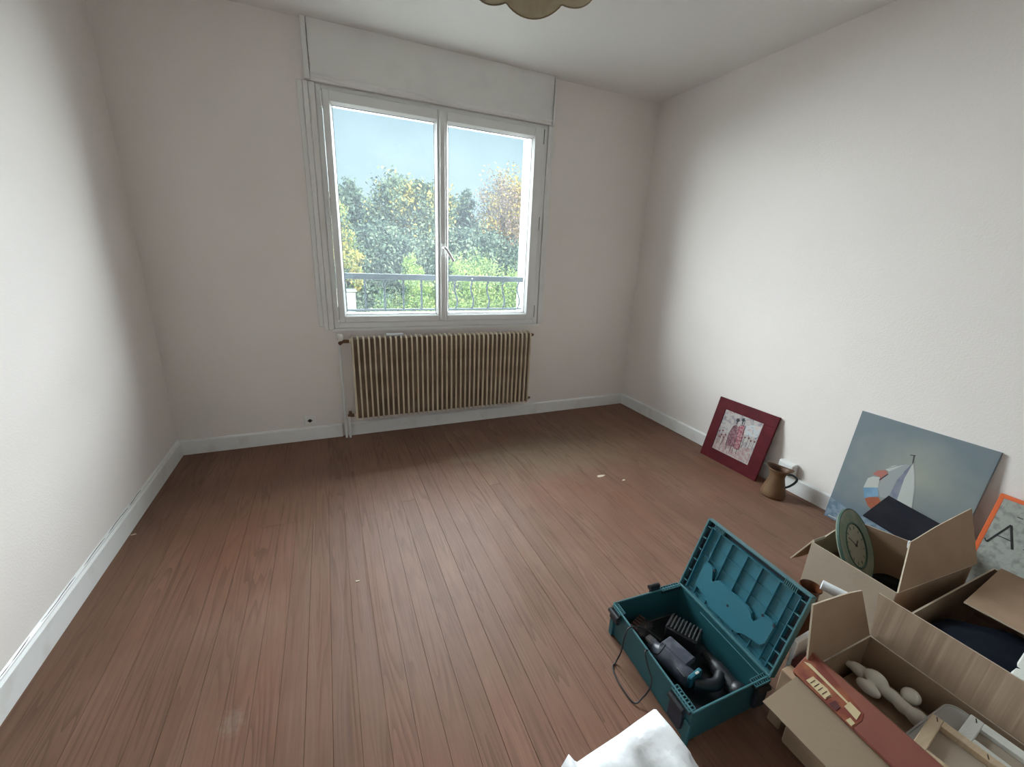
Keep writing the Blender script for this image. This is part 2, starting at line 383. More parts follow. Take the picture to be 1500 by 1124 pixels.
# cracked filler line above the left baseboard, seen as an open hairline
b = BM(); pts = []
for i in range(46):
    y = -.62 - i * .03; pts.append((.0048 + .0006 * rnd.random(), y, .1005 + .0022 * math.sin(i * .9) + rnd.uniform(-.0012, .0012)))
i = 0
while i < 44:
    n = rnd.randint(3, 7); seg = pts[i:i + n + 1]
    if len(seg) > 1: tube(b, seg, [.0004] + [.0011] * (len(seg) - 2) + [.0004], 5)
    i += n + rnd.randint(0, 2)
obj('crack', b, M_crack, bl)
b = BM(); prism(b, [(0, -3.4, .0965), (.008, -3.4, .0965), (.0, -3.4, .104)], (0, 3.4, 0)); obj('filler_bead', b, M_base, bl)

# ------------------------------------------------------------------ shutter box and trims
b = BM(); box(b, .945, 2.495, -.036, 0, 2.232, H, .002)
sb = struct('trim_1', b, M_white)
b = BM(); box(b, .915, .943, -.040, 0, 2.205, H, .003); obj('end_cap', b, M_white, sb)
b = BM(); box(b, 2.497, 2.512, -.040, 0, 2.205, H, .003); obj('end_cap', b, M_white, sb)
b = BM()
prism(b, [(.945, 0, 2.232), (.945, -.044, 2.232), (.945, -.040, 2.222), (.945, -.030, 2.214), (.945, -.028, 2.203), (.945, 0, 2.203)], (1.550, 0, 0))
obj('lower_moulding', b, M_white, sb)
b = BM(); tube(b, [(.944, -.041, z + 0.0) for z in np.linspace(2.24, 2.47, 8)], [.0004, .0012, .0016, .001, .0016, .001, .0012, .0004], 5); obj('crack', b, M_crack, sb)
b = BM(); tube(b, [(2.496, -.0405, z) for z in np.linspace(2.22, 2.49, 8)], .0009, 5); obj('crack', b, M_crack, sb)
for n_, (xa, xb, th) in enumerate(((.872, .900, .010), (.900, .928, .022), (.928, .962, .014))):
    b = BM(); box(b, xa, xb, -th, 0, .775 if n_ else .80, 2.203, .003); struct('trim_2', b, M_white)
for xa, xb, th in ((2.483, 2.505, .014), (2.505, 2.53, .008)):
    b = BM(); box(b, xa, xb, -th, 0, .785, 2.203, .003); struct('trim_3', b, M_white)
b = BM(); box(b, .945, 2.50, -.010, 0, .762, .784, .002); struct('trim_4', b, M_white)

# ------------------------------------------------------------------ window
win = thing('window_1', '', '', (1.72, 0, .785)); del win['label'], win['category']; win['kind'] = 'structure'
def wpart(name, b, m, parent=win, **k): return obj(name, b, m, parent, **k)
YF = -.020
def frame(b, x0, x1, z0, z1, l, r, bt, tp, y0, y1, bev=.002):
    box(b, x0, x0 + l, y0, y1, z0, z1, bev); box(b, x1 - r, x1, y0, y1, z0, z1, bev)
    box(b, x0 + l, x1 - r, y0, y1, z0, z0 + bt, bev); box(b, x0 + l, x1 - r, y0, y1, z1 - tp, z1, bev)
b = BM(); frame(b, .966, 2.479, .786, 2.199, .028, .03, .036, .022, -.006, .066)
wpart('window_frame', b, M_upvc)
def sash(x0, x1, gx0, gx1, z0=.824, z1=2.176, gz0=.877, gz1=2.106):
    b = BM(); frame(b, x0, x1, z0, z1, gx0 - .012 - x0, x1 - gx1 - .012, gz0 - .012 - z0, z1 - gz1 - .012, YF, .045, .003)
    s = wpart('sash', b, M_upvc)
    b = BM()   # sloping glazing bead
    yo, yi = -.014, .004
    o_ = [(gx0 - .012, gz0 - .012), (gx1 + .012, gz0 - .012), (gx1 + .012, gz1 + .012), (gx0 - .012, gz1 + .012)]
    i_ = [(gx0, gz0), (gx1, gz0), (gx1, gz1), (gx0, gz1)]
    A = [b.verts.new((x, yo, z)) for x, z in o_]; C_ = [b.verts.new((x, yi, z)) for x, z in i_]
    D = [b.verts.new((x, .02, z)) for x, z in i_]; E_ = [b.verts.new((x, .02, z)) for x, z in o_]
    for P_, Q_ in ((A, C_), (C_, D), (D, E_)):
        for i in range(4): b.faces.new([P_[i], P_[(i+1) % 4], Q_[(i+1) % 4], Q_[i]])
    obj('glazing_bead', b, M_upvc, s)
    b = BM(); frame(b, gx0 - .002, gx1 + .002, gz0 - .002, gz1 + .002, .005, .005, .005, .005, .006, .0095, 0); obj('gasket', b, M_gasket, s)
    b = BM(); box(b, gx0 - .01, gx1 + .01, .010, .014, gz0 - .01, gz1 + .01); obj('glass_pane', b, M_glass, s)
    return s
sl = sash(.997, 1.6765, 1.048, 1.657); sr = sash(1.6785, 2.446, 1.750, 2.363)
b = BM(); box(b, 1.684, 1.722, -.034, -.020, .826, 2.174, .005); obj('cover_strip', b, M_upvc, sr)
for x, zs in ((.990, (.845, 1.50, 2.08)), (2.452, (.845, 1.50, 2.08))):
    for z in zs:
        b = BM(); tube(b, [(x, -.024, z), (x, -.024, z + .085)], .0075, 10)
        h_ = wpart('hinge', b, M_upvc)
        b = BM(); box(b, x + .006 if x < 1.5 else x - .0085, x + .0085 if x < 1.5 else x - .006, -.026, -.021, z - .004, z + .089); obj('gap', b, M_crack, h_)
hd = BM(); box(hd, 1.690, 1.716, -.044, -.034, 1.285, 1.365, .004); hnd = obj('handle_plate', hd, M_upvc, sr)
b = BM(); tube(b, smooth_pts([(1.703, -.040, 1.335), (1.703, -.072, 1.335), (1.712, -.080, 1.328), (1.735, -.082, 1.295), (1.763, -.082, 1.248)], 4), .0095, 12)
wpart('handle', b, M_upvc, auto=50)

# sill outside and railing
b = BM(); prism(b, [(.986, .07, .835), (.986, .34, .820), (.986, .34, .845), (.986, .07, .862)], (1.445, 0, 0)); struct('trim_5', b, M_render)
rl = thing('guard_railing', 'dark iron guard railing with twisted bars across the outside of the window', 'railing', (1.7, .2, .86))
b = BM(); box(b, .986, 2.431, .185, .215, 1.098, 1.138, .003); obj('top_rail', b, M_iron, rl)
b = BM(); box(b, .986, 2.431, .19, .21, .872, .886, .002); obj('bottom_rail', b, M_iron, rl)
bar = None
for i in range(11):
    x = 1.055 + .1345 * i
    if x > 2.42: continue
    bow = .012 if i >= 5 else .0
    b = BM()
    zz = np.linspace(.886, 1.098, 15); rings = []
    for j, z in enumerate(zz):
        a = j * .55; s = .0062
        dx = bow * math.sin((z - .886) / .212 * 2 * PI)
        rings.append([b.verts.new((x + dx + s * 1.3 * math.cos(a + q * PI/2), .2 + s * 1.3 * math.sin(a + q * PI/2), z)) for q in range(4)])
    for j in range(14):
        for q in range(4): b.faces.new([rings[j][q], rings[j][(q+1) % 4], rings[j+1][(q+1) % 4], rings[j+1][q]])
    obj('baluster', b, M_iron, rl)
for x in (1.99,):
    b = BM(); lathe(b, [(0, -.003), (.006, -.003), (.006, 0), (0, .002)], (x, .184, 1.118), 10, axis=Vector((0, -1, 0))); obj('rivet', b, M_outwall, rl)

# ------------------------------------------------------------------ radiator
rad = thing('radiator', 'old beige finned radiator with grimy gaps mounted under the window', 'radiator', (1.71, -.08, .11))
RX0, RX1, RZ0, RZ1, RY0, RY1 = 1.058, 2.385, .150, .738, -.128, -.030
NF = 38; pitch_f = (RX1 - RX0 - .012) / (NF - 1)
def fin_mesh():
    b = BM(); w = .0105; r = .028; prof = []
    y0, y1, z0, z1 = RY0, RY1, RZ0, RZ1
    for cy, cz, a0 in ((y0 + r, z0 + r, 180), (y1 - r*.6, z0 + r*.6, 270), (y1 - r*.6, z1 - r*.6, 0), (y0 + r, z1 - r, 90)):
        rr = r if cy < -.08 else r*.6
        for q in range(5):
            a = math.radians(a0 + q * 22.5); prof.append((cy + rr * math.cos(a), cz + rr * math.sin(a)))
    prism(b, [(-w/2, y, z) for y, z in prof], (w, 0, 0))
    bmesh.ops.bevel(b, geom=[e for e in b.edges if abs(e.verts[0].co.x - e.verts[1].co.x) < 1e-6], offset=.003, segments=2, affect='EDGES')
    for v in b.verts: v.co -= Vector((0, ROOT['radiator'].y, ROOT['radiator'].z))
    bmesh.ops.recalc_face_normals(b, faces=b.faces)
    me = bpy.data.meshes.new('fin'); b.to_mesh(me); b.free(); me.materials.append(M_rad)
    for p in me.polygons: p.use_smooth = True
    me.set_sharp_from_angle(angle=math.radians(50))
    return me
fm = fin_mesh()
for i in range(NF):
    o = bpy.data.objects.new('fin', fm); COL.objects.link(o); o.parent = rad; o.location = (RX0 + .006 + i * pitch_f - 1.71, 0, 0)
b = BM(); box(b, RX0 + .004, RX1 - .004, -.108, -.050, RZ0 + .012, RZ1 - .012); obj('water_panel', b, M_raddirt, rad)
for z in (.178, .708):
    b = BM(); tube(b, [(RX0 - .012, -.078, z), (RX1 + .012, -.078, z)], .017, 14); obj('header_pipe', b, M_rad, rad, auto=40)
for z in (.178, .708):
    b = BM(); lathe(b, [(0, 0), (.014, 0), (.014, .012), (.009, .016), (.009, .026), (0, .028)], (RX1 + .012, -.078, z), 12, axis=Vector((1, 0, 0))); obj('bleed_plug', b, M_brass, rad)
for x in (1.25, 2.2):
    b = BM(); box(b, x - .012, x + .012, -.052, -.001, .62, .65); obj('wall_bracket', b, M_raddirt, rad)
PX = .986
b = BM(); tube(b, [(PX, -.045, .0), (PX, -.045, .66), (PX, -.052, .690), (PX + .01, -.062, .705)], .0085, 12); obj('pipe', b, M_base, rad, auto=40)
b = BM(); tube(b, [(PX + .024, -.050, .0), (PX + .024, -.050, .12), (PX + .03, -.06, .165), (RX0 - .01, -.078, .178)], .0085, 12); obj('pipe', b, M_base, rad, auto=40)
b = BM(); tube(b, [(PX, -.06, .690), (PX + .02, -.075, .708), (RX0 - .012, -.078, .708)], .012, 10)
vl = obj('valve', b, M_brass, rad)
b = BM(); lathe(b, [(0, 0), (.016, 0), (.021, .006), (.021, .034), (.017, .043), (0, .045)], (PX + .006, -.070, .712), 18); obj('valve_knob', b, M_white, vl, auto=40)
b = BM(); tube(b, [(PX + .024, -.055, .172), (PX + .05, -.078, .178), (RX0 - .008, -.078, .178)], .012, 10); v2 = obj('valve', b, M_brass, rad)
b = BM(); lathe(b, [(0, 0), (.012, 0), (.010, .02), (0, .022)], (PX + .035, -.07, .186), 12); obj('valve_cap', b, M_brass, v2)
b = BM(); box(b, 1.29, 1.405, -.085, -.045, RZ1 + .0005, RZ1 + .012, .003)
tag(obj('plastic_strip', b, M_paper), 'small white plastic strip lying on top of the radiator', 'strip')

# ------------------------------------------------------------------ sockets
so = thing('cable_outlet', 'small square white wall outlet with a dark centre hole left of the radiator', 'socket', (.757, 0, .115))
b = BM(); box(b, .722, .792, -.012, 0, .112, .176, .004); obj('cover_plate', b, M_white, so)
b = BM(); lathe(b, [(0, 0), (.012, 0), (.012, .002), (.006, .003), (0, .003)], (.757, -.012, .144), 16, axis=Vector((0, -1, 0))); obj('hole', b, M_crack, so)
b = BM(); prism(b, [(.738, -.0125, .144), (.757, -.0125, .134), (.776, -.0125, .144), (.757, -.0125, .154)], (0, -.001, 0)); obj('cover_recess', b, M_brass, so)
so = thing('wall_socket', 'white surface-mounted wall socket above the baseboard behind the copper jug', 'socket', (W - .02, -1.62, .10))
b = BM(); box(b, W - .042, W, -1.672, -1.575, .100, .180, .005); obj('housing', b, M_white, so)
b = BM(); box(b, W - .047, W - .042, -1.664, -1.583, .108, .172, .002); obj('face_plate', b, M_upvc, so)
for yy in (-1.637, -1.61):
    b = BM(); lathe(b, [(0, 0), (.003, 0), (.003, .001), (0, .001)], (W - .047, yy, .140), 10, axis=Vector((-1, 0, 0))); obj('hole', b, M_crack, so)

# ------------------------------------------------------------------ pendant lamp
LC = Vector((1.672, -1.418, 0)); LZ = 2.228; LR = .228
pl = thing('pendant_lamp', 'cream pleated fabric pendant lampshade with a scalloped hem under the ceiling', 'lamp', (LC.x, LC.y, LZ))
NL, NP = 6, 30
b = BM(); rings = []
for j in range(10):
    tt = j / 9; ring = []
    for k in range(NL * NP):
        a = 2 * PI * k / (NL * NP); ph = (a / (2*PI) * NL + .417) % 1.0
        lobe = abs(math.sin(PI * ph)) ** .8
        r = (LR * (1 - .72 * tt ** 2.2)) * (.93 + .07 * lobe) * (1 + .004 * (k % 2))
        z = LZ + .15 * math.sin(tt * PI/2) - (1 - tt) ** 1.5 * .030 * lobe
        ring.append(b.verts.new((LC.x + r * math.cos(a), LC.y + r * math.sin(a), z)))
    rings.append(ring)
n = NL * NP
for j in range(9):
    for k in range(n): b.faces.new([rings[j][k], rings[j][(k+1) % n], rings[j+1][(k+1) % n], rings[j+1][k]])
hem = [v.co.copy() for v in rings[0]]
sh = obj('lamp_shade', b, M_shade, pl, smooth=True)
md = sh.modifiers.new('thickness', 'SOLIDIFY'); md.thickness = .002
b = BM(); hp = hem + [hem[0]]; tube(b, hp, .0028, 6, cap=False); obj('hem_piping', b, M_hem, sh)
b = BM(); tube(b, [(LC.x, LC.y, LZ + .15), (LC.x, LC.y, H - .02)], .0035, 8); obj('cord', b, M_paper, pl)
b = BM(); lathe(b, [(0, 0), (.045, 0), (.04, -.02), (.012, -.03), (0, -.03)], (LC.x, LC.y, H), 24); obj('ceiling_rose', b, M_paper, pl, smooth=True)
b = BM(); lathe(b, [(0, .145), (.02, .145), (.02, .11), (.014, .10), (.028, .07), (.03, .04), (.018, .012), (0, .008)], (LC.x, LC.y, LZ), 20); obj('bulb', b, M_paper, pl, smooth=True)
b = BM()
for a in (0, PI/2, PI, 3*PI/2): tube(b, [(LC.x + .012 * math.cos(a), LC.y + .012 * math.sin(a), LZ + .145), (LC.x + .062 * math.cos(a), LC.y + .062 * math.sin(a), LZ + .148)], .0015, 5)
obj('shade_spider', b, M_chrome, pl)

# ------------------------------------------------------------------ framed print leaning on the right wall
def flat(bm, pl_, pts, off, th, mi=0): prism(bm, [pl_(a, c, off) for a, c in pts], pl_.N * th, mi)
PP = Plane((3.318, -1.08, .001), (.010, -.42, 0), (.098, 0, .42))     # its normal looks into the room
if PP.N.x > 0: PP.N.negate()
pic = thing('framed_print', 'square print of two robed women in a wide dark red frame leaning on the wall', 'picture', (3.34, -1.29, 0))
FW_, FH_ = .428, .433
for (u0, u1, v0, v1) in ((0, FW_, 0, .074), (0, FW_, .362, FH_), (0, .070, .074, .362), (.348, FW_, .074, .362)):
    b = BM(); obox(b, PP(u0, v0, 0), PP.U * (u1 - u0), PP.V * (v1 - v0), -PP.N * .016, .0012); obj('frame_board', b, M_redframe, pic)
b = BM(); obox(b, PP(.004, .004, -.0165), PP.U * (FW_ - .008), PP.V * (FH_ - .008), -PP.N * .002); obj('backing', b, M_backing, pic)
C_pap = mat('print_ground', (.47, .44, .42), .7, var=((.30, .27, .30), 34, .46, .62)); C_pap2 = mat('print_pink_wash', (.40, .27, .26), .7, var=((.47, .42, .40), 45, .45, .6))
C_g1 = mat('print_mauve_gown', (.20, .07, .10), .7, var=((.34, .18, .20), 90, .45, .58)); C_g2 = mat('print_pink_gown', (.36, .09, .12), .7, var=((.50, .30, .30), 90, .47, .6))
C_d = mat('print_dark_ink', (.045, .05, .06), .7); C_r = mat('print_plum_flower', (.20, .07, .08), .7); C_b = mat('print_pale_blue', (.50, .55, .58), .7, var=((.56, .50, .47), 30, .45, .6))
b = BM()
flat(b, PP, [(.068, .072), (.350, .072), (.350, .364), (.068, .364)], -.006, .001, 0)
flat(b, PP, [(.074, .078), (.340, .078), (.338, .185), (.27, .16), (.14, .20), (.076, .185)], -.005, .0004, 1)
flat(b, PP, [(.245, .25), (.34, .26), (.34, .335), (.29, .33), (.25, .31)], -.005, .0004, 6)
flat(b, PP, [(.160, .272), (.184, .288), (.200, .268), (.217, .147), (.160, .133), (.153, .227)], -.0046, .0008, 2)
flat(b, PP, [(.194, .280), (.210, .298), (.239, .302), (.252, .245), (.256, .141), (.221, .137), (.209, .227)], -.0046, .0009, 3)
def disc(cu, cv, r, mi, off=-.0044, n=10): flat(b, PP, [(cu + r * math.cos(2*PI*q/n), cv + r * math.sin(2*PI*q/n)) for q in range(n)], off, .001, mi)
def stroke(bm, pl_, a, c, w, mi, off=-.0038, th=.0006):
    a = Vector(a); c = Vector(c); d = (c - a).normalized(); q = Vector((-d.y, d.x)) * w / 2
    flat(bm, pl_, [tuple(a - q), tuple(c - q), tuple(c + q), tuple(a + q)], off, th, mi)
for cu, cv in ((.179, .318), (.214, .333)):
    disc(cu, cv, .008, 4)
    for q in range(5): disc(cu + .0085 * math.cos(q * 1.25), cv + .004 + .0085 * math.sin(q * 1.25), .0048, 4)
    stroke(b, PP, (cu, cv - .006), (cu + .002, cv - .026), .006, 4)
for cu, cv in ((.081, .206), (.104, .217), (.105, .188), (.133, .197), (.266, .234), (.291, .239), (.310, .227), (.334, .232), (.125, .175), (.093, .17)):
    disc(cu, cv, .0065, 5); stroke(b, PP, (cu, cv), (cu - .002, cv - .06), .0015, 4)
for a, c in (((.165, .135), (.168, .100)), ((.197, .143), (.200, .105)), ((.242, .146), (.247, .104)), ((.215, .135), (.220, .100)), ((.184, .288), (.172, .285)), ((.172, .285), (.153, .225)), ((.153, .225), (.158, .133)), ((.158, .133), (.217, .146)), ((.205, .292), (.218, .14)), ((.206, .298), (.240, .303)), ((.240, .303), (.256, .141)), ((.256, .141), (.221, .136)), ((.230, .305), (.228, .335))):
    stroke(b, PP, a, c, .003, 4)
r2 = random.Random(5)
for q in range(70):
    u, v = r2.uniform(.075, .34), r2.uniform(.08, .36)
    if .145 < u < .26 and .13 < v < .31: continue
    a = r2.uniform(0, PI); l = r2.uniform(.006, .02)
    stroke(b, PP, (u, v), (min(max(u + l * math.cos(a), .073), .345), min(max(v + l * math.sin(a), .077), .36)), .0018, r2.choice([4, 5, 5, 2]))
for q in range(26):
    v = .145 + q * .0053; stroke(b, PP, (.163, v), (.196, v + .004), .0011, 4); stroke(b, PP, (.222, v + .002), (.246, v + .006), .0011, r2.choice([0, 4]))
obj('art_print', b, [C_pap, C_pap2, C_g1, C_g2, C_d, C_r, C_b], pic)

# ------------------------------------------------------------------ copper jug
JC = Vector((3.292, -1.655, 0.0005))
jug = thing('copper_jug', 'tarnished copper jug with a flared spout and curved handle by the wall', 'jug', JC)
prof = [(0, 0), (.060, 0), (.066, .004), (.067, .012), (.062, .035), (.054, .065), (.046, .095), (.040, .122), (.038, .140), (.041, .156), (.046, .168), (.050, .176)]
b = BM(); seg = 40; rings = []
sa = math.radians(-35); 
def jpt(r, z, k, inner=0):
    a = 2 * PI * k / seg; x, y = r * math.cos(a), r * math.sin(a)
    if z > .13:
        w = (z - .13) / .046; c = max(0, math.cos(a - math.radians(-75))); c2 = max(0, math.cos(a - math.radians(105)))
        r2_ = 1 + .55 * w * c ** 3 + .38 * w * c2 ** 3; x *= r2_; y *= r2_
        z += w * (.012 * c ** 4 + .010 * c2 ** 3)
    return (JC.x + x, JC.y + y, JC.z + z)
full = prof + [(r - .002, z) for r, z in prof[::-1][:-2]] + [(0, .003)]
for i, (r, z) in enumerate(full):
    rings.append([b.verts.new(jpt(max(r, 0), z, k)) for k in range(seg)])
for i in range(len(rings) - 1):
    for k in range(seg):
        f = b.faces.new([rings[i][k], rings[i][(k+1) % seg], rings[i+1][(k+1) % seg], rings[i+1][k]])
        f.material_index = 1 if i >= len(prof) else 0
bmesh.ops.remove_doubles(b, verts=b.verts, dist=1e-5)
obj('body', b, [M_copper, M_copperin], jug, smooth=True)
b = BM(); tube(b, smooth_pts([(JC.x + .018, JC.y - .036, .150), (JC.x + .034, JC.y - .062, .156), (JC.x + .044, JC.y - .084, .142), (JC.x + .040, JC.y - .080, .115), (JC.x + .028, JC.y - .062, .085), (JC.x + .020, JC.y - .044, .068)], 6), .0062, 8)
obj('handle', b, M_iron, jug, smooth=True)

# ------------------------------------------------------------------ sailboat canvas
CP = Plane((3.372, -1.90, .0010), (0, -1, 0), (.063, 0, .611))
if CP.N.x > 0: CP.N.negate()
def art_sky():
    m = mat('painted_sea_sky', (.20, .25, .28), .6); t = m.node_tree; bs = t.nodes['Principled BSDF']; N = t.nodes.new; L = t.links.new
    tc_ = N('ShaderNodeTexCoord'); sx = N('ShaderNodeSeparateXYZ'); L(tc_.outputs['Object'], sx.inputs[0])
    n = N('ShaderNodeTexNoise'); n.inputs['Scale'].default_value = 4.5; n.inputs['Detail'].default_value = 6; L(tc_.outputs['Object'], n.inputs['Vector'])
    # warm cloud in the middle of the picture
    s = N('ShaderNodeVectorMath'); s.operation = 'SUBTRACT'; L(tc_.outputs['Object'], s.inputs[0]); s.inputs[1].default_value = (0.03, -.02, .36)
    d = N('ShaderNodeVectorMath'); d.operation = 'MULTIPLY'; L(s.outputs[0], d.inputs[0]); d.inputs[1].default_value = (0, 4.2, 5.2)
    ln = N('ShaderNodeVectorMath'); ln.operation = 'LENGTH'; L(d.outputs[0], ln.inputs[0])
    a = N('ShaderNodeMath'); a.operation = 'MULTIPLY_ADD'; L(n.outputs[0], a.inputs[0]); a.inputs[1].default_value = -1.6; L(ln.outputs['Value'], a.inputs[2])
    r = N('ShaderNodeMapRange'); r.inputs[1].default_value = .5; r.inputs[2].default_value = -.7; L(a.outputs[0], r.inputs[0])
    m1 = N('ShaderNodeMix'); m1.data_type = 'RGBA'; m1.inputs[6].default_value = (.17, .21, .235, 1); m1.inputs[7].default_value = (.33, .35, .30, 1); L(r.outputs[0], m1.inputs[0])
    z = N('ShaderNodeMath'); z.operation = 'MULTIPLY_ADD'; L(n.outputs[0], z.inputs[0]); z.inputs[1].default_value = .05; L(sx.outputs['Z'], z.inputs[2])
    zr = N('ShaderNodeMapRange'); zr.inputs[1].default_value = .19; zr.inputs[2].default_value = .09; L(z.outputs[0], zr.inputs[0])
    m2 = N('ShaderNodeMix'); m2.data_type = 'RGBA'; L(m1.outputs[2], m2.inputs[6]); m2.inputs[7].default_value = (.12, .175, .235, 1); L(zr.outputs[0], m2.inputs[0])
    L(m2.outputs[2], bs.inputs['Base Color'])
    return m
cv = thing('sailboat_canvas', 'large unframed painting of a sailboat with striped spinnaker leaning on the wall', 'painting', (3.39, -2.15, 0))
b = BM(); obox(b, CP(0, 0, 0), CP.U * .508, CP.V * .614, -CP.N * .016, .001); obj('canvas', b, art_sky(), cv)
cw = mat('art_white', (.50, .53, .50), .6); cr_ = mat('art_red', (.42, .16, .13), .6); cb_ = mat('art_blue', (.15, .30, .44), .6, var=((.20, .36, .50), 20, .4, .6)); co_ = mat('art_orange_red', (.38, .105, .045), .6, var=((.30, .09, .05), 30, .4, .6))
cs_ = mat('art_blue_shadow', (.17, .19, .27), .6, var=((.27, .30, .34), 15, .4, .65)); ck_ = mat('art_dark', (.05, .05, .06), .6); cwv = mat('art_wave', (.22, .29, .37), .6, var=((.12, .19, .25), 30, .45, .6)); cgr = mat('art_pale_grey', (.33, .36, .36), .6)
b = BM()
flat(b, CP, [(.004, .004), (.504, .004), (.504, .10), (.30, .118), (.13, .085), (.004, .112)], .0001, .0003, 6)
S = {1: [(.136, .323), (.149, .349), (.177, .366), (.193, .358), (.175, .306), (.168, .321)],
     2: [(.121, .237), (.176, .268), (.190, .228), (.139, .189)],
     3: [(.144, .186), (.156, .204), (.192, .223), (.211, .204), (.209, .17), (.191, .147), (.164, .159)]}
flat(b, CP, [(.124, .292), (.141, .312), (.168, .321), (.176, .268), (.121, .238)], .0001, .0006, 0)
flat(b, CP, [(.175, .370), (.198, .400), (.237, .425), (.193, .366)], .0001, .0006, 0)
for mi, p in S.items(): flat(b, CP, p, .0001, .0006, mi)
flat(b, CP, [(.193, .366), (.240, .428), (.256, .430), (.232, .342), (.228, .235), (.197, .228), (.176, .268), (.176, .306)], .0001, .0004, 7)
flat(b, CP, [(.262, .443), (.250, .406), (.234, .342), (.228, .245), (.262, .245), (.256, .363)], .0001, .0008, 4)
flat(b, CP, [(.264, .449), (.286, .39), (.300, .34), (.323, .235), (.262, .235), (.256, .363)], .0001, .0010, 0)
flat(b, CP, [(.268, .448), (.292, .38), (.306, .335), (.33, .19), (.318, .19), (.296, .34)], .0001, .0007, 7)
stroke(b, CP, (.170, .307), (.193, .352), .005, 5, .0004); stroke(b, CP, (.257, .481), (.264, .438), .004, 5, .0004); stroke(b, CP, (.243, .479), (.262, .484), .004, 5, .0004)
stroke(b, CP, (.175, .371), (.235, .427), .003, 4, .0004); stroke(b, CP, (.264, .445), (.246, .39), .003, 4, .001)
for q in range(16):
    u = .02 + (q * 37 % 100) / 230; v = .012 + (q * 53 % 90) / 1000; stroke(b, CP, (u, v), (u + .04, v + .004), .005, (0, 6, 6, 4)[q % 4], .0003)
obj('painted_scene', b, [cw, cr_, cb_, co_, cs_, ck_, cwv, cgr], cv)

# ------------------------------------------------------------------ placard with letter A
SP = Plane((3.335, -2.455, .001), (0, -1, 0), (.085, 0, .452))
if SP.N.x > 0: SP.N.negate()
sg = thing('letter_board', 'grey mottled board marked A with orange taped edges standing by the wall', 'board', (3.36, -2.66, 0))
b = BM(); obox(b, SP(0, 0, 0), SP.U * .40, SP.V * .455, -SP.N * .012, .001); obj('board', b, M_cement, sg)
b = BM(); obox(b, SP(-.003, .10, .001), SP.U * .016, SP.V * .360, -SP.N * .016, .002); obj('orange_tape', b, M_orange, sg)
b = BM(); obox(b, SP(-.003, .444, .0015), SP.U * .408, SP.V * .016, -SP.N * .017, .002); obj('orange_tape', b, M_orange, sg)
b = BM()
for a, c, w in (((.062, .352), (.024, .250), .0065), ((.062, .352), (.094, .262), .0075), ((.038, .292), (.085, .292), .0035), ((.024, .250), (.014, .262), .004)): stroke(b, SP, a, c, w, 0, .0002, .0006)
for a, c in (((.066, .392), (.082, .392)), ((.113, .352), (.120, .354)), ((.118, .28), (.135, .279)), ((.13, .40), (.15, .40))): stroke(b, SP, a, c, .0035, 0, .0002, .0006)
obj('letter_a', b, M_ink, sg, kind='stuff')

# ------------------------------------------------------------------ cartons
def panel(b, pts, th, inward, mi=0):
    """slab from a quad (4 world points), thickness along inward"""
    prism(b, pts, Vector(inward).normalized() * th, mi)
def sheet(name, parent, p, th=.005, m=M_card, nx=8, ny=5, warp=.0, seed=0, nvec=None, label=None):
    """a slightly warped cardboard sheet: p = 4 corners (bl, br, tr, tl)"""
    p = [Vector(q) for q in p]; n = nvec or (p[1] - p[0]).cross(p[3] - p[0]).normalized()
    rr = random.Random(seed); ph = rr.uniform(0, 6)
    def P_(u, v, s):
        q = (p[0] * (1-u) + p[1] * u) * (1-v) + (p[3] * (1-u) + p[2] * u) * v
        w = warp * (math.sin(PI * u * 1.3 + ph) * v + .4 * math.sin(PI * 2 * u + ph * 2) * v)
        return q + n * (s + w)
    b = BM(); G = [[[b.verts.new(P_(i / nx, j / ny, s)) for j in range(ny + 1)] for i in range(nx + 1)] for s in (-th / 2, th / 2)]
    for s in (0, 1):
        for i in range(nx):
            for j in range(ny): b.faces.new([G[s][i][j], G[s][i+1][j], G[s][i+1][j+1], G[s][i][j+1]]).material_index = 0
    for i in range(nx):
        for j in (0, ny): b.faces.new([G[0][i][j], G[0][i+1][j], G[1][i+1][j], G[1][i][j]]).material_index = 1
    for j in range(ny):
        for i in (0, nx): b.faces.new([G[0][i][j], G[0][i][j+1], G[1][i][j+1], G[1][i][j]]).material_index = 1
    o = obj(name, b, [m, M_cardedge], parent, label=label)
    return o
HA = .23
K1, K4, K3, K2 = (2.687, -2.205), (3.045, -2.205), (3.150, -2.520), (2.685, -2.492)
ca = thing('cardboard_carton', 'open cardboard carton holding the green clock, in front of the sailboat painting', 'carton', (2.9, -2.35, 0), 'open moving cartons')
def v3(p, z): return (p[0], p[1], z)
sheet('side_panel', ca, [v3(K2, .006), v3(K1, .006), v3(K1, HA), v3(K2, HA)], m=M_cardl, label='pale outer carton side')
sheet('side_panel', ca, [v3(K1, .006), v3(K4, .006), v3(K4, HA), v3(K1, HA)])
sheet('side_panel', ca, [v3(K4, .006), v3(K3, .006), v3(K3, HA), v3(K4, HA)])
sheet('side_panel', ca, [v3(K3, .006), v3(K2, .006), v3(K2, HA), v3(K3, HA)])
b = BM(); prism(b, [v3(K1, .001), v3(K4, .001), v3(K3, .001), v3(K2, .001)], (0, 0, .005)); obj('base_panel', b, M_card, ca)
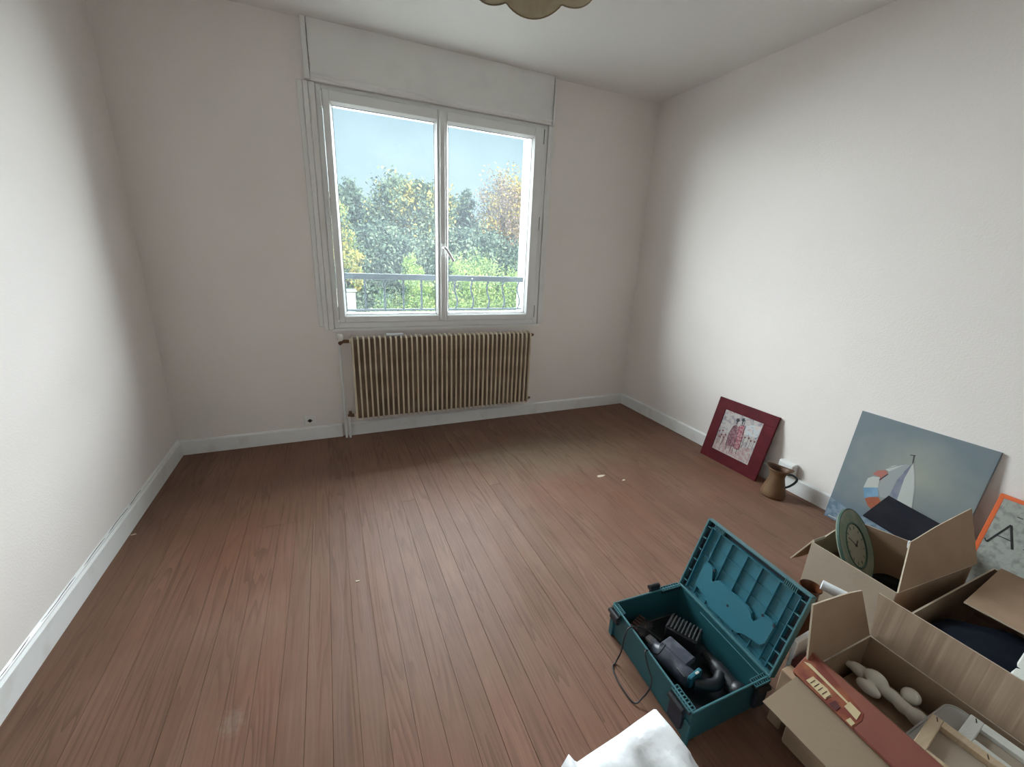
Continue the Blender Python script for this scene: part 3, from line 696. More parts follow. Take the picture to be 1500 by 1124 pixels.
# near flap standing up, far flap folded outward, left-hand inner flap
sheet('flap', ca, [(2.686, -2.494, HA + .003), (3.175, -2.524, HA + .003), (3.270, -2.435, .403), (2.830, -2.424, .352)], nx=12, ny=6, warp=.010, seed=3)
sheet('flap', ca, [(2.700, -2.201, HA + .003), (2.790, -2.201, HA + .004), (2.785, -2.165, .125), (2.672, -2.155, .112)], warp=.004, seed=4)
sheet('flap', ca, [(2.768, -2.212, HA - .085), (2.90, -2.222, HA - .085), (2.90, -2.208, HA + .040), (2.772, -2.204, HA + .004)], warp=.002, seed=5)
b = BM(); obox(b, (2.823, -2.432, .336), (.010, 0, .003), (.002, .004, .022), (0, -.004, 0)); obj('tape_piece', b, M_paper, ca)

HB = .27
cbx = thing('cardboard_carton', 'tall open cardboard carton full of canvases beside the teal toolbox', 'carton', (2.18, -2.82, 0), 'open moving cartons')
bx0, bx1, by0, by1 = 2.035, 2.335, -3.05, -2.578
sheet('side_panel', cbx, [(bx0, by0, .006), (bx0, by1, .006), (bx0, by1, HB), (bx0, by0, HB)])
sheet('side_panel', cbx, [(bx0, by1, .006), (bx1, by1, .006), (bx1, by1, HB), (bx0, by1, HB)])
sheet('side_panel', cbx, [(bx1, by1, .006), (bx1, by0, .006), (bx1, by0, HB), (bx1, by1, HB)])
sheet('side_panel', cbx, [(bx1, by0, .006), (bx0, by0, .006), (bx0, by0, HB), (bx1, by0, HB)])
b = BM(); box(b, bx0, bx1, by0, by1, .001, .006); obj('base_panel', b, M_card, cbx)
def ribbed():
    m = mat('ribbed_cardboard', (.46, .36, .265), .85); t = m.node_tree; bs = t.nodes['Principled BSDF']; N = t.nodes.new; L = t.links.new
    tc_ = N('ShaderNodeTexCoord'); mp = N('ShaderNodeMapping'); mp.inputs['Scale'].default_value = (0, 1, 0); L(tc_.outputs['Object'], mp.inputs[0])
    wv = N('ShaderNodeTexNoise'); wv.inputs['Scale'].default_value = 38; wv.inputs['Detail'].default_value = 3; L(mp.outputs[0], wv.inputs['Vector'])
    bp = N('ShaderNodeBump'); bp.inputs['Strength'].default_value = .6; bp.inputs['Distance'].default_value = .004; L(wv.outputs[0], bp.inputs['Height']); L(bp.outputs[0], bs.inputs['Normal'])
    mx = N('ShaderNodeMix'); mx.data_type = 'RGBA'; mx.inputs[6].default_value = (.33, .235, .165, 1); mx.inputs[7].default_value = (.39, .285, .205, 1)
    r = N('ShaderNodeMapRange'); r.inputs[1].default_value = .35; r.inputs[2].default_value = .65; L(wv.outputs[0], r.inputs[0]); L(r.outputs[0], mx.inputs[0]); L(mx.outputs[2], bs.inputs['Base Color'])
    return m
M_rib = ribbed()
sheet('flap', cbx, [(bx1 + .002, by1, HB + .003), (bx1 + .002, by0, HB + .003), (bx1 + .022, by0, .402), (bx1 + .022, by1 + .02, .402)], m=M_rib, nx=16, warp=.004, seed=8, label='long ribbed standing flap')
sheet('flap', cbx, [(bx0 + .004, by1 + .002, HB + .003), (bx1 - .004, by1 + .002, HB + .003), (bx1 - .042, by1 + .040, .415), (2.068, by1 + .044, 0.440)], nx=8, warp=.004, seed=9)
sheet('flap', cbx, [(bx0 - .003, by1, HB + .001), (bx0 - .003, by0, HB + .001), (bx0 - .128, by0 + .01, .203), (bx0 - .126, by1 + .015, .203)], m=mat('pale_flap_inside', (.275, .205, .14), .85, bump=(90, .15), spec=.2), nx=12, warp=.006, seed=10, label='pale folded-out flap')

HC = .225
cc = thing('cardboard_carton', 'dark-filled cardboard carton under the lettered grey board, at the right edge', 'carton', (2.86, -2.78, 0), 'open moving cartons')
cx0, cx1, cy0, cy1 = 2.47, 3.22, -3.06, -2.560
sheet('side_panel', cc, [(cx0, cy0, .006), (cx0, cy1, .006), (cx0, cy1, HC), (cx0, cy0, HC)])
sheet('side_panel', cc, [(cx0, cy1, .006), (cx1, cy1, .006), (cx1, cy1, HC), (cx0, cy1, HC)])
sheet('side_panel', cc, [(cx1, cy1, .006), (cx1, cy0, .006), (cx1, cy0, HC), (cx1, cy1, HC)])
sheet('side_panel', cc, [(cx1, cy0, .006), (cx0, cy0, .006), (cx0, cy0, HC), (cx1, cy0, HC)])
b = BM(); box(b, cx0, cx1, cy0, cy1, .001, .006); obj('base_panel', b, M_card, cc)
sheet('flap', cc, [(cx1 + .002, -2.575, .236), (cx1 + .002, -2.95, .236), (2.815, -2.98, .262), (2.818, -2.612, .254)], nx=8, warp=.003, seed=12)
dk = BM();  # navy bag, swollen and blackened to stand in for the carton's inner shade
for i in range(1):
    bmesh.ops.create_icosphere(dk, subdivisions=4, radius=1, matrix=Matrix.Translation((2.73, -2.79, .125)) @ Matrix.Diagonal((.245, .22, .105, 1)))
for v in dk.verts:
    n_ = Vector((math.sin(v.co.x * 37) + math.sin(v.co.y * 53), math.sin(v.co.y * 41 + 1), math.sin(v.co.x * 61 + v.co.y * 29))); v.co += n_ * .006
tag(obj('dark_bag', dk, mat('shaded_navy_cloth', (.006, .008, .014), .9, spec=.1), smooth=True), 'dark navy crumpled bag, enlarged as shade filling the carton at the right edge', 'bag')
b = BM()
wp = Plane((2.62, -2.785, .222), (.30, .03, .05), (.02, -.25, .03))
obox(b, wp(0, 0, 0), wp.U * .20, wp.V * .20, wp.N * .012, .004)
tag(obj('white_pad', b, M_wcanvas), 'greyish white pad resting in the carton behind the ribbed flap', 'pad')

b = BM(); bmesh.ops.create_icosphere(b, subdivisions=4, radius=1, matrix=Matrix.Translation((2.90, -2.39, .058)) @ Matrix.Diagonal((.15, .09, .048, 1)))  # black lump added to darken the inside of the clock carton
for v in b.verts: v.co += Vector((math.sin(v.co.x * 47), math.sin(v.co.y * 61 + 1), .8 * math.sin(v.co.x * 71 + v.co.y * 39))) * .004
tag(obj('shade_lump', b, mat('shade_black', (.007, .007, .008), .9, spec=.1), smooth=True), 'added black lump standing in for the shade in the carton with the green clock', 'shade lump')
# slate board leaning in carton A
b = BM(); Q = [(3.352, -2.143, .266), (3.352, -2.362, .238), (3.122, -2.395, .196), (3.100, -2.172, .236)]
prism(b, Q, (-.0008, 0, .006))
tag(obj('slate_board', b, M_slate), 'black slate panel bridging the clock carton and the sailboat painting', 'board')

# clock
cl = thing('round_clock', 'round distressed green wall clock standing tilted inside the open carton', 'clock', (2.83, -2.28, .12))
az, el = math.radians(282), math.radians(30)
CN = Vector((math.cos(az) * math.cos(el), math.sin(az) * math.cos(el), math.sin(el)))
CC = Vector((2.832, -2.288, .236)); CR = .143
b = BM(); lathe(b, [(0, -.012), (CR - .004, -.012), (CR, -.008), (CR, -.002), (CR - .004, .002), (CR * .60, .001), (CR * .585, -.003), (0, -.003)], CC, 64, axis=CN); obj('body', b, M_greenc, cl, auto=40)
b = BM(); lathe(b, [(CR * .565, -.003), (CR * .585, .003), (CR * .615, .003), (CR * .635, .0005)], CC, 64, axis=CN); obj('inner_ring', b, M_greend, cl, auto=60)
b = BM(); lathe(b, [(CR - .003, .0018), (CR - .0015, .003), (CR + .0006, .0015), (CR + .0012, -.006)], CC, 64, axis=CN); obj('outer_rim', b, M_greend, cl)
b = BM(); lathe(b, [(0, -.0025), (CR * .57, -.0025), (CR * .57, -.002), (0, -.002)], CC, 48, axis=CN); obj('dial', b, M_dial, cl)
q_ = Vector((0, 0, 1)); cu_ = (q_ - CN * q_.dot(CN)).normalized(); cr2 = cu_.cross(CN).normalized()
KP = Plane(CC, cr2, cu_)
if KP.N.dot(CN) < 0: KP.N.negate()
b = BM()
for hnum in range(12):
    a = hnum * PI / 6; r0, r1 = CR * .43, CR * .52
    for w_ in ((-.0022, 0, .0022) if hnum % 3 == 0 else (-.0012, .0012)):
        d_ = Vector((math.sin(a), math.cos(a))); s_ = Vector((d_.y, -d_.x)) * w_
        stroke(b, KP, tuple(d_ * r0 + s_), tuple(d_ * r1 + s_), .0012, 0, -.002, .0006)
obj('numerals', b, M_greend, cl, kind='stuff')
b = BM(); stroke(b, KP, (.0, .0), (-.040, .045), .003, 0, -.001, .001); obj('minute_hand', b, M_ink, cl)
b = BM(); stroke(b, KP, (-.004, -.002), (.024, .010), .006, 0, .000, .001); obj('hour_hand', b, M_ink, cl)
b = BM(); lathe(b, [(0, -.002), (.006, -.002), (.006, .002), (0, .003)], CC, 16, axis=CN); obj('hub', b, M_ink, cl)

# things between the toolbox lid and the cartons
b = BM(); lathe(b, [(0, 0), (.040, 0), (.046, .01), (.047, .09), (.040, .135), (.030, .165), (.030, .20), (.036, .212), (.034, .216), (.026, .20), (.026, .165), (0, .12)], (2.445, -2.352, .0005), 28)
tag(obj('brown_vase', b, M_glassbrown, auto=50), 'reddish brown glazed vase standing behind the toolbox lid', 'vase')
b = BM(); ax = Vector((.045, -.095, -.01)).normalized(); tube(b, [Vector((2.465, -2.372, .234)), Vector((2.465, -2.372, .234)) + ax * .10], .017, 20)
rp_ = obj('paper_roll', b, M_paper, auto=40); tag(rp_, 'rolled white paper leaning on the brown vase behind the toolbox lid', 'paper roll')
b = BM(); obox(b, (2.105, -2.545, .001), (.10, .0, .0), (.0, .035, .0), (.0, .0, .205), .004)
mb = obj('maroon_book', b, M_maroon); tag(mb, 'dark maroon bound book standing between the toolbox and the canvas carton', 'book')
b = BM(); obox(b, (2.125, -2.505, .001), (.085, .004, 0), (-.001, .014, 0), (0, 0, .250), .002)
tag(obj('white_card', b, M_paper), 'white card standing behind the corner of the toolbox lid', 'card')
b = BM(); obox(b, (2.052, -2.553, .001), (.042, 0, 0), (0, .036, 0), (0, 0, .196), .002)
tag(obj('small_box', b, M_card), 'narrow cardboard box beside the toolbox near the carton flap', 'box')

# ------------------------------------------------------------------ contents of carton B
rb_ = thing('red_board', 'long red-brown wooden box with an orange illustrated end lying in the carton', 'box', (2.04, -2.78, .24))
RP = Plane((2.003, -2.562, .268), (-.03, -.50, 0), (.062, 0, .045))
if RP.N.z < 0: RP.N.negate()
b = BM(); obox(b, RP(0, 0, 0), RP.U * .45, RP.V * .078, -RP.N * .028, .004); obj('board', b, M_redwood, rb_)
b = BM(); flat(b, RP, [(.002, .001), (.150, .001), (.155, .030), (.150, .046), (.004, .074)], .0002, .0006, 0)
obj('printed_label', b, M_orangew, rb_)
b = BM()
flat(b, RP, [(.035, .008), (.085, .006), (.090, .024), (.075, .030), (.04, .028)], .0010, .0006, 0); flat(b, RP, [(.118, .026), (.148, .022), (.146, .042), (.12, .044)], .0010, .0006, 0); flat(b, RP, [(.006, .040), (.02, .048), (.125, .040), (.12, .036), (.03, .040)], .0010, .0006, 0)
flat(b, RP, [(.095, .004), (.112, .003), (.114, .018), (.10, .022)], .0010, .0006, 1); flat(b, RP, [(.135, .004), (.148, .003), (.150, .014), (.138, .016)], .0010, .0006, 0)
for q in range(5): stroke(b, RP, (.045 + q * .01, .010), (.048 + q * .01, .024), .0015, 1, .0016)
obj('print_figures', b, [M_cream, M_maroon], rb_)

b = BM()
blobs = [((2.246, -2.590, .186), (.009, .016, .009)), ((2.247, -2.612, .190), (.015, .026, .015)), ((2.246, -2.648, .200), (.021, .026, .021)), ((2.205, -2.652, .196), (.015, .026, .015)),
         ((2.240, -2.688, .196), (.015, .028, .015)), ((2.236, -2.718, .194), (.015, .022, .015)), ((2.278, -2.712, .204), (.019, .019, .018)), ((2.234, -2.748, .196), (.019, .024, .018))]
for c, r in [((c0[0], c0[1], c0[2] + .022), tuple(1.12 * q for q in r0)) for c0, r0 in blobs]: bmesh.ops.create_icosphere(b, subdivisions=3, radius=1, matrix=Matrix.Translation(c) @ Matrix.Diagonal((*r, 1)))
fg = obj('ceramic_figurine', b, M_figur, smooth=True); tag(fg, 'cream lumpy ceramic figurine lying in the carton beside the red box', 'figurine')
md = fg.modifiers.new('union', 'REMESH'); md.mode = 'VOXEL'; md.voxel_size = .003; md.use_smooth_shade = True
md = fg.modifiers.new('soften', 'SMOOTH'); md.iterations = 3; md.factor = .5
# packed things that carry the figurine and frames
b = BM(); obox(b, (2.115, -2.80, .008), (.20, 0, 0), (0, .205, 0), (0, 0, .178), .004)
tag(obj('packing_block', b, M_card), 'brown cardboard block packed under the figurine in the carton', 'box')
def stretcher(name, label, P0, U, V, w, h, bw, th, mf, mc):
    pl_ = Plane(P0, U, V); 
    if pl_.N.z < 0: pl_.N.negate()
    t_ = thing(name, label, 'canvas', P0)
    for u0, u1, v0, v1 in ((0, w, 0, bw), (0, w, h - bw, h), (0, bw, bw, h - bw), (w - bw, w, bw, h - bw)):
        b = BM(); obox(b, pl_(u0, v0, 0), pl_.U * (u1-u0), pl_.V * (v1-v0), -pl_.N * th, .0015); obj('stretcher_bar', b, mf, t_)
    b = BM(); obox(b, pl_(.002, .002, -th), pl_.U * (w-.004), pl_.V * (h-.004), -pl_.N * .0015); obj('canvas', b, mc, t_)
    b = BM()
    for v, u in ((.012, .010), (.014, .095), (.014, .17)): stroke(b, pl_, (v - .007, u), (v + .005, u + .004), .0016, 0, .0002, .0008)
    obj('staples', b, M_staple, t_, kind='stuff')
    return t_
stretcher('pine_stretcher', 'small pale pine stretcher with beige canvas seen from behind, lying in the carton', (2.196, -2.772, .292), (-.13, -.018, .003), (.006, -.12, .002), .142, .26, .022, .016, M_pine, M_canvasb)
stretcher('white_stretcher', 'white-painted stretcher frame lying beside the pine one in the carton', (2.296, -2.808, .283), (-.09, -.008, -.006), (.002, -.19, .002), .090, .225, .024, .014, M_wcanvas, M_canvasb)
b = BM(); pts = []
def rr_poly(x0, x1, y0, y1, r, z, n=6):
    out = []
    for cx, cy, a0 in ((x1 - r, y1 - r, 0), (x0 + r, y1 - r, 90), (x0 + r, y0 + r, 180), (x1 - r, y0 + r, 270)):
        for q in range(n + 1): a = math.radians(a0 + 90 * q / n); out.append((cx + r * math.cos(a), cy + r * math.sin(a), z))
    return out
prism(b, rr_poly(2.10, 2.326, -3.0, -2.765, .028, .248), (0, 0, .003))
o_ = rr_poly(2.10, 2.326, -3.0, -2.765, .028, .251); 
tube(b, o_ + [o_[0]], .0025, 6, cap=False)
tag(obj('plastic_tray', b, M_tray), 'greyish frosted plastic tray with rounded corners beneath the stretchers in the carton', 'tray')
b = BM(); obox(b, (2.06, -3.02, .008), (.255, 0, 0), (0, .21, 0), (0, 0, .238), .004)
tag(obj('packing_block', b, M_cardl), 'pale cardboard block packed beneath the plastic tray in the carton', 'box')

# ------------------------------------------------------------------ teal toolbox
tb = thing('toolbox', 'teal plastic stacking toolbox with its lid open and power tools inside', 'toolbox', (1.925, -2.29, 0))
TA, TBc, TC_, TD = Vector((1.790, -2.092, 0)), Vector((1.764, -2.482, 0)), Vector((2.060, -2.487, 0)), Vector((2.087, -2.108, 0))
TH = .130
def T(s, t_, z): # s 0..1 across to hinge, t 0..1 along toward the camera
    c = (TA * (1-s) + TD * s) * (1-t_) + (TBc * (1-s) + TC_ * s) * t_
    return Vector((c.x, c.y, z))
ES = (T(1, .5, 0) - T(0, .5, 0)).normalized(); ET = (T(.5, 1, 0) - T(.5, 0, 0)).normalized()
tp = .022
def wallp(name, a, c, inn, m=M_teal, z0=.004, z1=TH):
    """a, c = (s,t) corners at rim; base pulled in"""
    A1, C1 = T(*a, z1), T(*c, z1); ctr = T(.5, .5, 0)
    def low(P): q = Vector((P.x, P.y, z0)); d = Vector((ctr.x - P.x, ctr.y - P.y, 0)); return q + d * .035
    b = BM(); N = Vector(inn) * .004
    A0_, C0_ = low(A1), low(C1)
    prism(b, [A0_, C0_, C1, A1], N); return obj(name, b, m, tb)
wallp('side_wall', (0, 0), (0, 1), ES); wallp('side_wall', (0, 1), (1, 1), -ET); wallp('side_wall', (1, 1), (1, 0), -ES); wallp('side_wall', (1, 0), (0, 0), ET)
b = BM(); prism(b, [T(.035, .035, .003), T(.965, .035, .003), T(.965, .965, .003), T(.035, .965, .003)], (0, 0, .004)); obj('base', b, M_black, tb)  # black base: the box's inner shade put into its colour
# rim strip
b = BM()
for a, c in (((0, 0), (0, 1)), ((0, 1), (1, 1)), ((1, 1), (1, 0)), ((1, 0), (0, 0))): tube(b, [T(*a, TH), T(*c, TH)], .0030, 6)
obj('rim', b, M_tealedge, tb)
# corner lattices: stepped ledges with little teeth
for (s0, s1, t0, t1) in ((-.03, .05, .015, .13), (-.03, .05, .80, .985), (.78, .99, .965, 1.03), (.70, .98, -.03, .02)):
    b = BM()
    o_, u_, v_ = T(s0, t0, TH - .014), T(s1, t0, TH - .014) - T(s0, t0, TH - .014), T(s0, t1, TH - .014) - T(s0, t0, TH - .014)
    obox(b, o_, u_, v_, (0, 0, .010), .001, 0)
    nT = 7; longv = v_ if v_.length > u_.length else u_; shortv = u_ if v_.length > u_.length else v_
    for q in range(nT + 1):
        obox(b, o_ + longv * (q / (nT + .15)) + Vector((0, 0, .010)), longv * .035, shortv, (0, 0, .0055), 0, 1)
    for e_ in (0, .93): obox(b, o_ + shortv * e_ + Vector((0, 0, .010)), longv, shortv * .09, (0, 0, .0055), 0, 1)
    obj('corner_lattice', b, [M_black, M_tealedge], tb)
# latches
def latch(s, t_, out, w, hgt=.075, z1=.118):
    c = T(s, t_, 0); out = out.normalized(); side = Vector((-out.y, out.x, 0))
    b = BM(); o_ = c - side * w / 2 + Vector((0, 0, z1 - hgt)) + out * .002
    obox(b, o_, side * w, out * .014, (0, 0, hgt), .003); L_ = obj('latch', b, M_navy, tb)
    b = BM(); tube(b, [c - side * w * .55 + out * .014 + Vector((0, 0, z1)), c + side * w * .55 + out * .014 + Vector((0, 0, z1))], .009, 12); obj('latch_hook', b, M_black, L_)
latch(0, .07, -ES, .045, .03, .112); latch(0, .88, -ES, .050, .075, .113); latch(.88, 1.0, ET, .045, .070, .112); latch(.62, 0, -ET, .040, .07, .140)
for t_ in (.02, .98):
    b = BM(); c = T(0, t_, 0); obox(b, c - ET * .010 - ES * .006, ES * .012, ET * .020, (0, 0, .085), .002); obj('corner_post', b, M_teal, tb)
# lid
th_ = math.radians(72)
LP = Plane(T(1, 0, TH + .002), TC_ - TD, ES * math.cos(th_) + Vector((0, 0, math.sin(th_))))
ld = LP.N if LP.N.dot(Vector((-1, 0, .3))) > 0 else -LP.N
LP.N = ld                                   # towards the inside of the box
LW, LH = (TC_ - TD).length, .284
b = BM(); obox(b, LP(-.004, 0, -.018), LP.U * (LW + .012), LP.V * LH, LP.N * .006, .001)
lid = obj('lid', b, M_teal2, tb)
for (u0, u1, v0, v1) in ((-.004, .002, 0, LH), (LW + .002, LW + .008, 0, LH), (-.004, LW + .008, LH - .005, LH), (-.004, LW + .008, 0, .006)):
    b = BM(); obox(b, LP(u0, v0, -.018), LP.U * (u1 - u0), LP.V * (v1 - v0), LP.N * .024, .001); obj('lid_edge', b, M_tealedge, lid)
# inner lip parallel to the edge, dark channel with bridging teeth
b = BM()
for (u0, u1, v0, v1) in ((.022, .025, .012, LH - .022), (LW - .021, LW - .018, .012, LH - .022), (.022, LW - .018, LH - .024, LH - .021)):
    obox(b, LP(u0, v0, -.012), LP.U * (u1 - u0), LP.V * (v1 - v0), LP.N * .013, 0)
obj('inner_lip', b, M_teal2, lid)
b = BM(); obox(b, LP(.003, .01, -.0119), LP.U * .017, LP.V * (LH - .02), LP.N * .001); obox(b, LP(LW - .016, .01, -.0119), LP.U * .017, LP.V * (LH - .02), LP.N * .001)
obox(b, LP(.003, LH - .02, -.0119), LP.U * (LW - .002), LP.V * .014, LP.N * .001); obj('seal_channel', b, M_navy, lid)
b = BM()
for q in range(6):
    v = .03 + q * .045
    for u in (.003, LW - .016): obox(b, LP(u, v, -.011), LP.U * .017, LP.V * .003, LP.N * .014)
obj('channel_teeth', b, M_tealedge, lid, kind='stuff')
for u0 in (.03, LW - .075):
    b = BM()
    for q in range(8): obox(b, LP(u0 + q * .0055, LH - .021, -.011), LP.U * .0022, LP.V * .016, LP.N * .014)
    obj('channel_teeth', b, M_tealedge, lid, kind='stuff')
# reinforcing ribs
for u in (.058, .111, .174, .230, .292, LW - .045):
    b = BM(); obox(b, LP(u, .012, -.012), LP.U * .0022, LP.V * (LH - .034), LP.N * .010); obj('rib', b, M_teal2, lid)
for v in (.155, .205, .075, .020):
    b = BM(); obox(b, LP(.025, v, -.012), LP.U * (LW - .045), LP.V * .0018, LP.N * .006); obj('rib', b, M_teal2, lid)
plate = [(.052, .137), (.062, .145), (.092, .142), (.096, .118), (.104, .100), (.112, .100), (.118, .115), (.130, .122), (.248, .124), (.262, .118), (.270, .098), (.282, .096), (.290, .118), (.296, .142), (.330, .144), (.340, .134), (.338, .071), (.326, .050), (.275, .046), (.262, .040), (.250, .022), (.130, .018), (.120, .034), (.108, .042), (.064, .042), (.052, .055)]
b = BM(); prism(b, [LP(u, v, -.012) for u, v in plate], LP.N * .015)
bmesh.ops.bevel(b, geom=[e for e in b.edges if all(abs((v.co - LP.P).dot(LP.N) - .003) < 1e-4 for v in e.verts)], offset=.003, segments=2, affect='EDGES')
obj('raised_plate', b, M_teal2, lid)
b = BM()
for u, v in ((.098, .138), (.296, .136), (.335, .135), (.19, .075)): lathe(b, [(0, 0), (.0045, 0), (.0045, .001), (0, .001)], LP(u, v, .003), 10, axis=LP.N)
obj('bosses', b, M_navy, lid, kind='stuff')
b = BM(); tube(b, [T(1.0, .02, TH - .004) + ES * .004, T(1.0, .98, TH - .004) + ES * .004], .005, 8); obj('hinge', b, M_teal, tb)
b = BM(); tube(b, [T(1.0, .30, TH - .02) - ES * .005, T(1.0, .96, TH - .02) - ES * .005], .002, 6); obj('inner_ledge', b, M_tealedge, tb)

# tools in the box
def local(c, ang):
    u = Vector((math.cos(ang), math.sin(ang), 0)); return Vector(c), u, Vector((-u.y, u.x, 0))
# battery pack far left
bt = thing('battery_pack', 'worn dark battery pack with small vents at the far end of the toolbox', 'battery', (1.87, -2.15, .012))
c, u, v = local((1.872, -2.155, .012), math.radians(20))
b = BM(); obox(b, c - u * .04 - v * .03, u * .08, v * .06, (0, 0, .052), .005); obj('case', b, mat('worn_black_casing', (.03, .022, .025), .6, var=((.14, .09, .08), 60, .55, .7)), bt)
b = BM()
for q in range(5): obox(b, c - u * (.032 - q * .015) + v * .004 + Vector((0, 0, .052)), u * .004, v * .022, (0, 0, .004))
obj('vent', b, mat('reddish_contact', (.20, .09, .08), .5), bt)
bt2 = thing('battery_charger', 'ribbed black battery charger leaning at the hinge side of the toolbox', 'charger', (1.995, -2.23, .03))
c, u, v = local((1.990, -2.235, .030), math.radians(-62))
b = BM(); obox(b, c - u * .055 - v * .035, u * .11, v * .07, (0, 0, .055), .006); obj('case', b, M_black, bt2)
b = BM()
for q in range(9): obox(b, c - u * (.050 - q * .012) - v * .033 + Vector((0, 0, .055)), u * .005, v * .066, (0, 0, .005), .001)
obj('cooling_ribs', b, mat('charcoal_plastic', (.035, .035, .035), .45), bt2)
tl = thing('power_tool', 'grey and black cordless power tool lying diagonally in the toolbox', 'power tool', (1.905, -2.32, .012))
c, u, v = local((1.885, -2.295, .040), math.radians(-80))
b = BM(); tube(b, smooth_pts([c - u * .085, c - u * .05, c + u * .02, c + u * .07], 4), [.020] * 4 + [.030] * 8 + [.026], 16)
obj('motor_housing', b, M_greyp, tl, auto=60)
b = BM(); obox(b, c - u * .055 + v * .005 + Vector((0, 0, .010)), u * .10, v * .055, (0, 0, .022), .005); obj('side_housing', b, M_greyp, tl)
b = BM(); obox(b, c - u * .105 - v * .016 + Vector((0, 0, -.012)), u * .035, v * .032, (0, 0, .030), .004); obj('nose', b, mat('pale_alloy', (.16, .15, .15), .4, .6), tl)
b = BM(); obox(b, c + u * .068 - v * .022 + Vector((0, 0, -.008)), u * .014, v * .060, (0, 0, .040), .003); obj('teal_collar', b, M_teal2, tl)
b = BM(); obox(b, c + u * .074 + v * .004 + Vector((0, 0, .032)), u * .008, v * .016, (0, 0, .003), .001); obj('badge', b, M_tray, tl)
b = BM(); tube(b, smooth_pts([c + u * .08, c + u * .10 + v * .02, c + u * .12 + v * .06, c + u * .11 + v * .10], 5), .018, 12); obj('handle', b, M_black, tl, auto=60)
b = BM(); tube(b, [c + u * .03 - v * .022 + Vector((0, 0, .026)), c + u * .06 - v * .026 + Vector((0, 0, .024))], .0022, 6); obj('bright_lever', b, M_chrome, tl)
tl2 = thing('angle_grinder', 'black angle grinder half hidden along the hinge side of the toolbox', 'power tool', (2.0, -2.38, .012))
c, u, v = local((2.016, -2.375, .034), math.radians(-95))
b = BM(); tube(b, smooth_pts([c - u * .07, c - u * .03, c + u * .03, c + u * .065], 4), [.018] * 5 + [.024] * 8, 14); obj('body', b, M_black, tl2, auto=60)
b = BM(); lathe(b, [(0, 0), (.026, 0), (.028, .008), (.020, .026), (0, .03)], c + u * .072, 20); obj('gear_head', b, M_black, tl2, auto=60)
# cable
cb = thing('charger_cable', 'thin black cable looping from the toolbox over its side onto the floor', 'cable', (1.74, -2.27, 0))
cpts = [(1.885, -2.235, .075), (1.83, -2.205, .115), (1.775, -2.200, .136), (1.755, -2.203, .110), (1.748, -2.205, .05), (1.735, -2.202, .006), (1.712, -2.215, .0035), (1.700, -2.262, .0035), (1.700, -2.318, .0035), (1.708, -2.338, .006), (1.728, -2.340, .020), (1.742, -2.345, .05), (1.752, -2.342, .085), (1.752, -2.318, .112), (1.762, -2.290, .134), (1.785, -2.285, .125), (1.83, -2.280, .085), (1.88, -2.262, .085)]
b = BM(); tube(b, smooth_pts(cpts, 6), .0024, 8); obj('cord', b, M_cable, cb, smooth=True)

# ------------------------------------------------------------------ white bag in the foreground
b = BM()
prof_top = [(1.262, .30), (1.301, .374), (1.322, .336), (1.36, .345), (1.421, .357), (1.47, .372), (1.516, .384), (1.55, .325), (1.586, .268), (1.625, .200), (1.663, .120), (1.70, .085), (1.73, .05)]
nx, ny = 60, 30; G = []
def topz(x):
    for (a, za), (c, zc) in zip(prof_top, prof_top[1:]):
        if a <= x <= c + 1e-9: return za + (zc - za) * (x - a) / (c - a)
    return prof_top[-1][1]
for i in range(nx + 1):
    x = prof_top[0][0] + (prof_top[-1][0] - prof_top[0][0]) * i / nx; row = []
    tz = topz(x)
    for j in range(ny + 1):
        w = j / ny; k_ = w * 2 - 1                     # -1 back hem, 0 top edge, 1 front hem
        z = .0015 + (tz - .0015) * (1 - abs(k_) ** (1.5 if k_ < 0 else 2.2))
        # the back side drops steeply, the front side slopes toward the camera
        yy = -2.56 - .02 * k_ if k_ < 0 else -2.56 - .60 * k_
        amp = min(1, abs(k_) * 6) * min(1, (1 - abs(k_)) * 6)
        cr_w = .022 * abs(math.sin(x * 19 + k_ * 7)) - .011 + .010 * abs(math.sin(x * 47 + k_ * 33)) - .005 + .009 * abs(math.sin(x * 31 - k_ * 19 + 1)) - .005 + .005 * math.sin(x * 97 - k_ * 23 + 1) + .005 * math.sin(x * 61 + k_ * 31) + .0035 * math.sin(x * 190 + k_ * 17)
        row.append(b.verts.new((x + amp * .004 * math.sin(k_ * 30 + x * 50), yy - (amp * cr_w * .8 if k_ > 0 else 0), max(z + (amp * cr_w if k_ > 0 else 0), .0015))))
    G.append(row)
for i in range(nx):
    for j in range(ny): b.faces.new([G[i][j], G[i+1][j], G[i+1][j+1], G[i][j+1]])
for row in (G[0], G[-1]): b.faces.new(row)
tag(obj('white_bag', b, M_bag, smooth=True), 'crumpled white plastic bag in the foreground below the toolbox', 'bag')

# paint flakes on the floor
for n_, (x, y, s, lab) in enumerate(((2.425, -1.125, .022, 'largest cream paint flake on the floor in front of the red framed print'), (2.535, -1.215, .013, 'smaller cream flake lying right of the largest flake'), (.958, -1.515, .008, 'tiny pale flake alone in the middle of the floor'), (0.032, -0.862, .010, 'small white flake against the left baseboard'))):
    b = BM(); rr = random.Random(n_ + 20); pts = []
    for q in range(9):
        a = 2 * PI * q / 9; r = s * (.35 + .65 * rr.random()); pts.append((x + 1.6 * r * math.cos(a) * (.9 if n_ else 1.1), y + r * math.sin(a) * .6, .0012))
    prism(b, pts, (0, 0, .0014)); tag(obj('paint_flake', b, M_flake), lab, 'paint flake', 'paint flakes on the floor')

